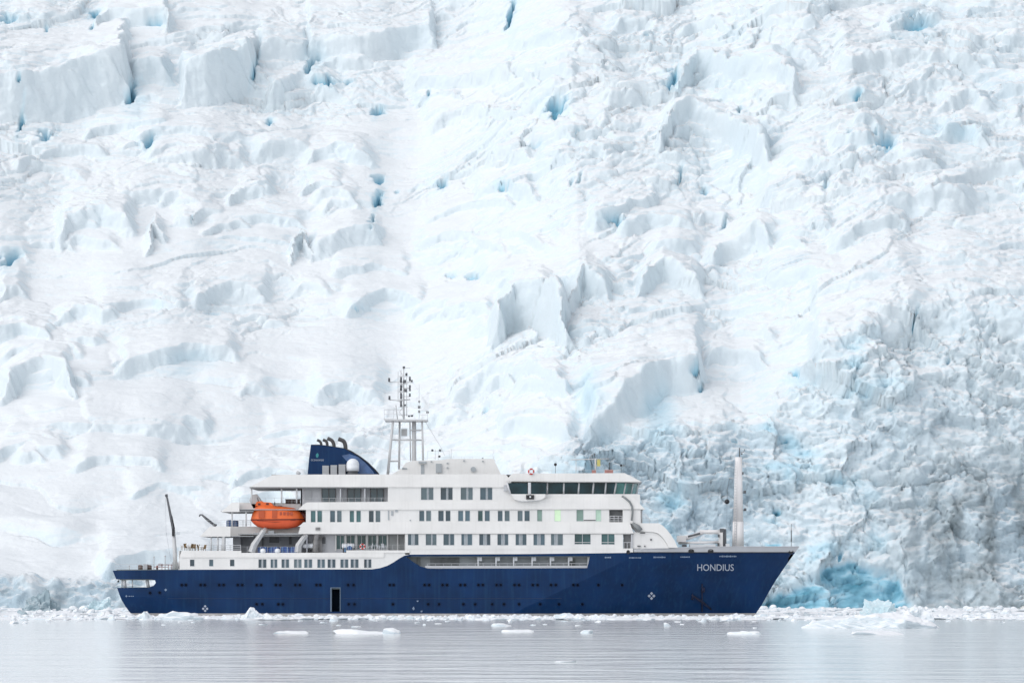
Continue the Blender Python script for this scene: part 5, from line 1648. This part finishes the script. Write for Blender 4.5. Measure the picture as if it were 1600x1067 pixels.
def deck_chair(px, y, label, m, group, yaw=0.0, base=862):
    o = P(px, base, y)
    t = thing('deck_chair', label, 'chair', o, group)
    def rot(p):
        cx, cy = math.cos(yaw), math.sin(yaw)
        return Vector((o.x + p[0] * cx - p[1] * cy, o.y + p[0] * cy + p[1] * cx, o.z + p[2]))
    def part(boxes, name, par):
        mb = MB()
        for x0, x1, y0, y1, z0, z1, sh in boxes:
            vs = [rot((x + (sh if z == z1 else 0), yy, z)) for z in (z0, z1) for yy in (y0, y1) for x in (x0, x1)]
            mb.add(vs, [(0, 2, 3, 1), (4, 5, 7, 6), (0, 1, 5, 4), (2, 6, 7, 3), (0, 4, 6, 2), (1, 3, 7, 5)])
        return mb.build(name, m, par)
    part([(-.28, .28, -.26 + k * .11, -.18 + k * .11, .42, .46, 0) for k in range(5)], 'seat', t)
    part([(.24, .29, -.26 + k * .11, -.18 + k * .11, .46, 1.1, .18) for k in range(5)], 'backrest', t)
    for x in (-.27, .23):
        for yy in (-.28, .24): part([(x, x + .05, yy, yy + .05, 0, .66 if x < 0 else .46, 0)], 'leg', t)
    part([(-.3, .3, -.31, -.25, .64, .68, 0), (-.3, .3, .25, .31, .64, .68, 0)], 'armrest', t)
TL = ['first from the crane', 'second from the crane', 'third from the crane', 'fourth from the crane', 'fifth from the crane', 'sixth from the crane', 'seventh from the crane']
for k in range(7):
    deck_chair(286.5 + k * 5.2, -7.6 + 0.5 * (k % 2), 'brown teak deck chair at the after rail of the lower house, ' + TL[k], M['teak'], 'brown deck chairs at the after rail', (0.4, 2.5, -0.5, 1.2, 0.2, 2.9, 0.8)[k], 859.5 + 0.35 * k)
for px, lab, yaw in ((578, 'white deck chair left of the white table behind the rail', 0.3), (592.5, 'white deck chair right of the white table behind the rail', 2.7), (600, 'white deck chair next to the grey sliding panels', 2.2)):
    deck_chair(px, -7.9, lab, M['plastic'], 'white deck chairs before the lounge windows', yaw, 859.8)
o = P(585.5, 859.8, -7.8)
t = thing('deck_table', 'small white round table between white chairs on the lounge deck', 'table', o)
mb = MB(); mb.path([o + Vector((0, 0, .72)), o + Vector((0, 0, .77))], 0.42, 18); mb.build('table_top', M['plastic'], t)
mb = MB(); mb.path([o, o + Vector((0, 0, .04)), o + Vector((0, 0, .08)), o + Vector((0, 0, .72))], [0.3, 0.3, 0.05, 0.05], 10); mb.build('pedestal', M['plastic'], t)

# ------------------------------------------------------------------ ice on the water
def ice_mat(name, snow, ice, lo=0.15, hi=0.75):
    m, t, b = new_mat(name)
    N, L = t.nodes, t.links
    ge = N.new('ShaderNodeNewGeometry'); sn = N.new('ShaderNodeSeparateXYZ'); L.new(ge.outputs['Normal'], sn.inputs[0])
    tc = N.new('ShaderNodeTexCoord'); no = N.new('ShaderNodeTexNoise'); no.inputs['Scale'].default_value = 1.3; no.inputs['Detail'].default_value = 6
    L.new(tc.outputs['Object'], no.inputs['Vector'])
    ad = N.new('ShaderNodeMath'); ad.operation = 'MULTIPLY_ADD'; L.new(no.outputs[0], ad.inputs[0]); ad.inputs[1].default_value = 0.9; ad.inputs[2].default_value = -0.45
    a2 = N.new('ShaderNodeMath'); L.new(sn.outputs['Z'], a2.inputs[0]); L.new(ad.outputs[0], a2.inputs[1])
    mr = N.new('ShaderNodeMapRange'); mr.inputs[1].default_value = lo; mr.inputs[2].default_value = hi; L.new(a2.outputs[0], mr.inputs[0])
    mx = N.new('ShaderNodeMixRGB'); L.new(mr.outputs[0], mx.inputs[0]); mx.inputs[1].default_value = ice + (1,); mx.inputs[2].default_value = snow + (1,)
    L.new(mx.outputs[0], b.inputs['Base Color'])
    b.inputs['Roughness'].default_value = 0.7; b.inputs['Specular IOR Level'].default_value = 0.3
    bp = N.new('ShaderNodeBump'); bp.inputs['Strength'].default_value = 0.4; bp.inputs['Distance'].default_value = 0.15
    L.new(no.outputs[0], bp.inputs['Height']); L.new(bp.outputs[0], b.inputs['Normal'])
    return m
M['floe'] = ice_mat('floe_snow_ice', (0.86, 0.87, 0.885), (0.66, 0.73, 0.77))
M['berg'] = ice_mat('bergy_blue_ice', (0.82, 0.86, 0.88), (0.54, 0.69, 0.74), 0.3, 1.0)
M['pale_berg'] = ice_mat('pale_grey_ice', (0.66, 0.70, 0.73), (0.46, 0.55, 0.60), 0.2, 1.0)
M['dark_berg'] = ice_mat('clear_grey_ice', (0.50, 0.57, 0.60), (0.30, 0.39, 0.435), 0.0, 1.0)

bm = bmesh.new(); bmesh.ops.create_icosphere(bm, subdivisions=3, radius=1.0)
ICO3 = (np.array([v.co[:] for v in bm.verts]), np.array([[v.index for v in f.verts] for f in bm.faces])); bm.free()
bm = bmesh.new(); bmesh.ops.create_icosphere(bm, subdivisions=2, radius=1.0)
ICO2 = (np.array([v.co[:] for v in bm.verts]), np.array([[v.index for v in f.verts] for f in bm.faces])); bm.free()
bm = bmesh.new(); bmesh.ops.create_icosphere(bm, subdivisions=5, radius=1.0)
ICO5 = (np.array([v.co[:] for v in bm.verts]), np.array([[v.index for v in f.verts] for f in bm.faces])); bm.free()

def chunk(base, rs, sx, sy, sz, cuts=9, rough=0.12, flat=None):
    """a lump of ice: sphere cut by random planes and roughened"""
    v = base[0].copy()
    q = rs.uniform(0, 60, 3)
    for k in range(cuts):
        n = rs.normal(size=3); n /= np.linalg.norm(n)
        d = rs.uniform(0.42, 0.85)
        s = v @ n - d
        v = v - np.clip(s, 0, None)[:, None] * n
    if flat is not None:
        v[:, 2] = np.where(v[:, 2] > flat, flat + (v[:, 2] - flat) * 0.12, v[:, 2])
    v = v * (sx, sy, sz)
    if rough:
        s = 2.6 / max(sx, 0.5)
        r = rough * min(sx, sz * 1.5)
        dirn = v / (np.linalg.norm(v / (sx, sy, sz), axis=1)[:, None] * np.array((sx, sy, sz)) + 1e-6)
        x, y, z = v[:, 0] * s + q[0], v[:, 1] * s + q[1], v[:, 2] * s * 1.3 + q[2]
        n = fbm(x + 0.7 * y, z + 0.4 * y, 4, 11) + 0.8 * fbm(x - 0.6 * z, y + 0.5 * z, 3, 12) + 0.35 * gnoise((x + z) * 4, (y - z) * 4, 5)
        v = v + dirn * (r * n)[:, None]
    return v

def brash():
    rs = np.random.RandomState(3)
    V, F, n = [], [], 0
    def put(x, y, r, kind, hz=None):
        nonlocal n
        if kind == 'floe':
            v = chunk(ICO2, rs, r, r * rs.uniform(.6, 1.1), rs.uniform(.22, .5) if hz is None else hz, 7, 0.25, 0.45)
        else:
            v = chunk(ICO2, rs, r, r * rs.uniform(.7, 1.2), r * rs.uniform(.45, .95), 8, 0.18)
        a = rs.uniform(0, 6.28)
        vx = v[:, 0] * math.cos(a) - v[:, 1] * math.sin(a) + x; vy = v[:, 0] * math.sin(a) + v[:, 1] * math.cos(a) + y
        V.append(np.stack([vx, vy, v[:, 2] + 0.04], 1)); F.append(ICO2[1] + n); n += len(v)
    def free(x, y, r):
        if -65 < x < 46.0 and -10 - r < y < 10 + r:
            return y < -(half_breadth(x, 0.2) + r * 0.75) or y > 9.5 + r
        return True
    edge = lambda x: -29 - 7 * gnoise(np.array([x / 26.0]), np.array([0.3]), 3)[0] - 3 * gnoise(np.array([x / 6.0]), np.array([5.3]), 4)[0]
    # slush and lumps in front of and around the ship
    for k in range(2300):
        x = rs.uniform(-110, 110); e = edge(x)
        y = e + (-8.8 - e) * rs.uniform(0, 1) ** 0.8
        r = rs.choice([0.5, 0.8, 1.3, 2.6, 4.6], p=[.36, .28, .2, .10, .06]) * rs.uniform(.8, 1.2)
        if not free(x, y, r): continue
        put(x, y, r, 'floe' if r > 1.0 or rs.rand() < .35 else 'lump')
    for k in range(260):
        x = rs.uniform(-62, 44); r = rs.uniform(.25, .7)
        put(x, -(half_breadth(x, 0.2) + r + rs.uniform(0.1, 3.5)), r, 'lump')
    for k in range(2600):
        s = rs.rand() < 0.55
        x = rs.uniform(36, 150) if s else rs.uniform(-150, -50)
        y = rs.uniform(-9, 118)
        if abs(x) > 0.165 * (y + 508.8) + 4: continue
        if gnoise(np.array([x / 9.0]), np.array([y / 16.0]), 77)[0] < rs.uniform(-0.75, 0.25): continue
        r = rs.choice([0.6, 1.0, 1.8, 3.0, 4.5], p=[.3, .28, .22, .13, .07]) * rs.uniform(.8, 1.3)
        if not free(x, y, r): continue
        put(x, y, r, 'floe' if r > 1.2 or rs.rand() < .3 else 'lump')
    # loose bits scattered in the open water nearer the camera
    for k in range(90):
        x = rs.uniform(-75, 80); y = edge(x) - rs.exponential(16) - 1
        if y < -260: continue
        put(x, y, rs.uniform(.25, .8), 'floe' if rs.rand() < .6 else 'lump', 0.16)
    V = np.concatenate(V); F = np.concatenate(F)
    me = bpy.data.meshes.new('brash_ice')
    me.from_pydata(V.tolist(), [], F.tolist())
    me.materials.append(M['floe'])
    ob = bpy.data.objects.new('brash_ice', me); col.objects.link(ob)
    tag(ob, 'low jumble of white brash ice floating along the ship and glacier foot', 'brash ice', kind='stuff')
brash()

def floe(name, label, cat, px, py, w, h, depth, m='floe', group=None, seed=1, flat=None, cuts=10, rough=0.14, sink=0.3, shape=None):
    """one piece of ice whose foot meets the water at (px, py): w, h in metres"""
    dist = CAM_H * FPX / (py - 895)
    x = (px - 800) * dist / FPX; y = dist + CAM_Y + depth * 0.5
    rs = np.random.RandomState(seed)
    v = chunk(ICO5 if h > 1.5 or w > 8 else ICO3, rs, w / 2, depth / 2, h / (1 - sink) * 0.62, cuts, rough, flat)
    if shape is not None:
        v[:, 2] *= np.interp(v[:, 0] / (w / 2), shape[0], shape[1])
    v[:, 2] *= h / max(1e-3, v[:, 2].max())
    v[:, 2] = np.where(v[:, 2] < 0, np.maximum(v[:, 2], -0.5), v[:, 2])
    me = bpy.data.meshes.new(name)
    fc = (ICO5 if h > 1.5 or w > 8 else ICO3)[1]
    me.from_pydata(v.tolist(), [], fc.tolist())
    me.materials.append(M[m])
    ob = bpy.data.objects.new(name, me); col.objects.link(ob); ob.location = (x, y, 0)
    return tag(ob, label, cat, group)
G = 'ice floes drifting in front of the ship'
floe('ice_floe', 'largest flat white ice floe, in the water right of the bow', 'ice floe', 1366, 981.5, 17.5, 2.0, 9, seed=61, cuts=5, group=G, rough=0.30, shape=([-1, -.7, -.2, .3, .8, 1], [.75, .7, .8, 1.0, .9, .6]))
floe('growler', 'rounded pale blue growler standing behind the largest floe', 'growler', 1378, 973.5, 6.0, 3.5, 4, m='berg', seed=22, rough=0.3)
floe('growler', 'white lump of ice at the right shoulder of the pale blue growler', 'growler', 1420, 973.5, 7.6, 2.6, 4, seed=23, rough=0.3)
floe('ice_floe', 'thin low white floe just below the largest floe', 'ice floe', 1372, 991.5, 7.4, 0.5, 4, seed=24, flat=0.3, group=G)
floe('ice_floe', 'small white floe alone in the water below the bow', 'ice floe', 1164, 990.5, 4.0, 0.38, 2.4, seed=25, flat=0.4, group=G)
floe('ice_floe', 'white lumpy floe in the water below the dark shell door', 'ice floe', 556, 990, 7.4, 0.55, 3, seed=26, flat=0.6, group=G, shape=([-1, -.4, .3, 1], [.7, 1, .7, .4]))
floe('ice_floe', 'white floe with two knobs just right of the shell door floe', 'ice floe', 606, 990, 3.0, 0.7, 2.4, seed=27, group=G)
floe('ice_floe', 'low white floe left of the shell door, nearest the stern', 'ice floe', 450, 989.5, 4.6, 0.34, 2.6, seed=28, flat=0.4, group=G)
floe('ice_floe', 'small white floe in the water below the middle of the ship', 'ice floe', 784, 978, 2.8, 0.4, 2.4, seed=29, group=G, flat=.5)
floe('ice_floe', 'long low white floe below the promenade deck', 'ice floe', 812, 987, 4.4, 0.3, 2.4, seed=30, group=G, flat=.4)
floe('ice_floe', 'small white floe below the dark part of the hull', 'ice floe', 917, 989, 2.2, 0.4, 2, seed=31, group=G, flat=.5)
floe('ice_floe', 'faint low floe far out in the open water, nearest the camera', 'ice floe', 886, 1034, 2.0, 0.10, 1.6, seed=32, group=G, flat=.4)
floe('growler', 'tilted pointed slab of ice leaning against the blue side below the davits', 'growler', 399, 967.5, 3.6, 1.9, 2.0, seed=44, rough=0.26, cuts=8, shape=([-1, -.6, -.3, .2, 1], [.3, 1.0, .9, .55, .1]))
floe('growler', 'spiky white lump beside the tilted ice slab', 'growler', 383, 967.5, 3.0, 1.5, 2.0, seed=45, rough=0.24, shape=([-1, 0, .5, 1], [.3, .6, 1, .5]))
floe('growler', 'white rounded lump at the foot of the stern, second from the left', 'growler', 277, 968, 7.4, 1.35, 3.0, seed=46, rough=0.34)
floe('growler', 'small white peak of ice under the curved stern', 'growler', 227, 968, 3.2, 1.3, 2.4, seed=47, rough=0.34, shape=([-1, -.2, .2, 1], [.3, 1, .9, .2]))
floe('growler', 'low white ridge of ice below the dark bow flare', 'growler', 882, 967.5, 4.4, 1.0, 2.5, seed=48, rough=0.2)
floe('growler', 'dark grey blue berg of clear ice left of the stern', 'iceberg', 58, 955, 10.5, 4.2, 6.0, m='dark_berg', seed=49, rough=0.2, cuts=12, shape=([-1, -.75, -.3, .25, .7, 1], [.15, .62, 0.72, 1.0, .85, .3]))
floe('growler', 'small grey blue lump in front of the dark berg', 'iceberg', 32, 962.5, 2.6, 1.1, 2.0, m='dark_berg', seed=50, rough=0.14)
floe('growler', 'pale turquoise berg right behind the stern', 'iceberg', 148, 953.5, 9.5, 2.6, 6.0, m='berg', seed=51, rough=0.32)
floe('growler', 'broad pale grey berg rising behind the dark berg', 'iceberg', 105, 949.5, 15, 6.0, 8.0, m='pale_berg', seed=52, rough=0.16, cuts=14)
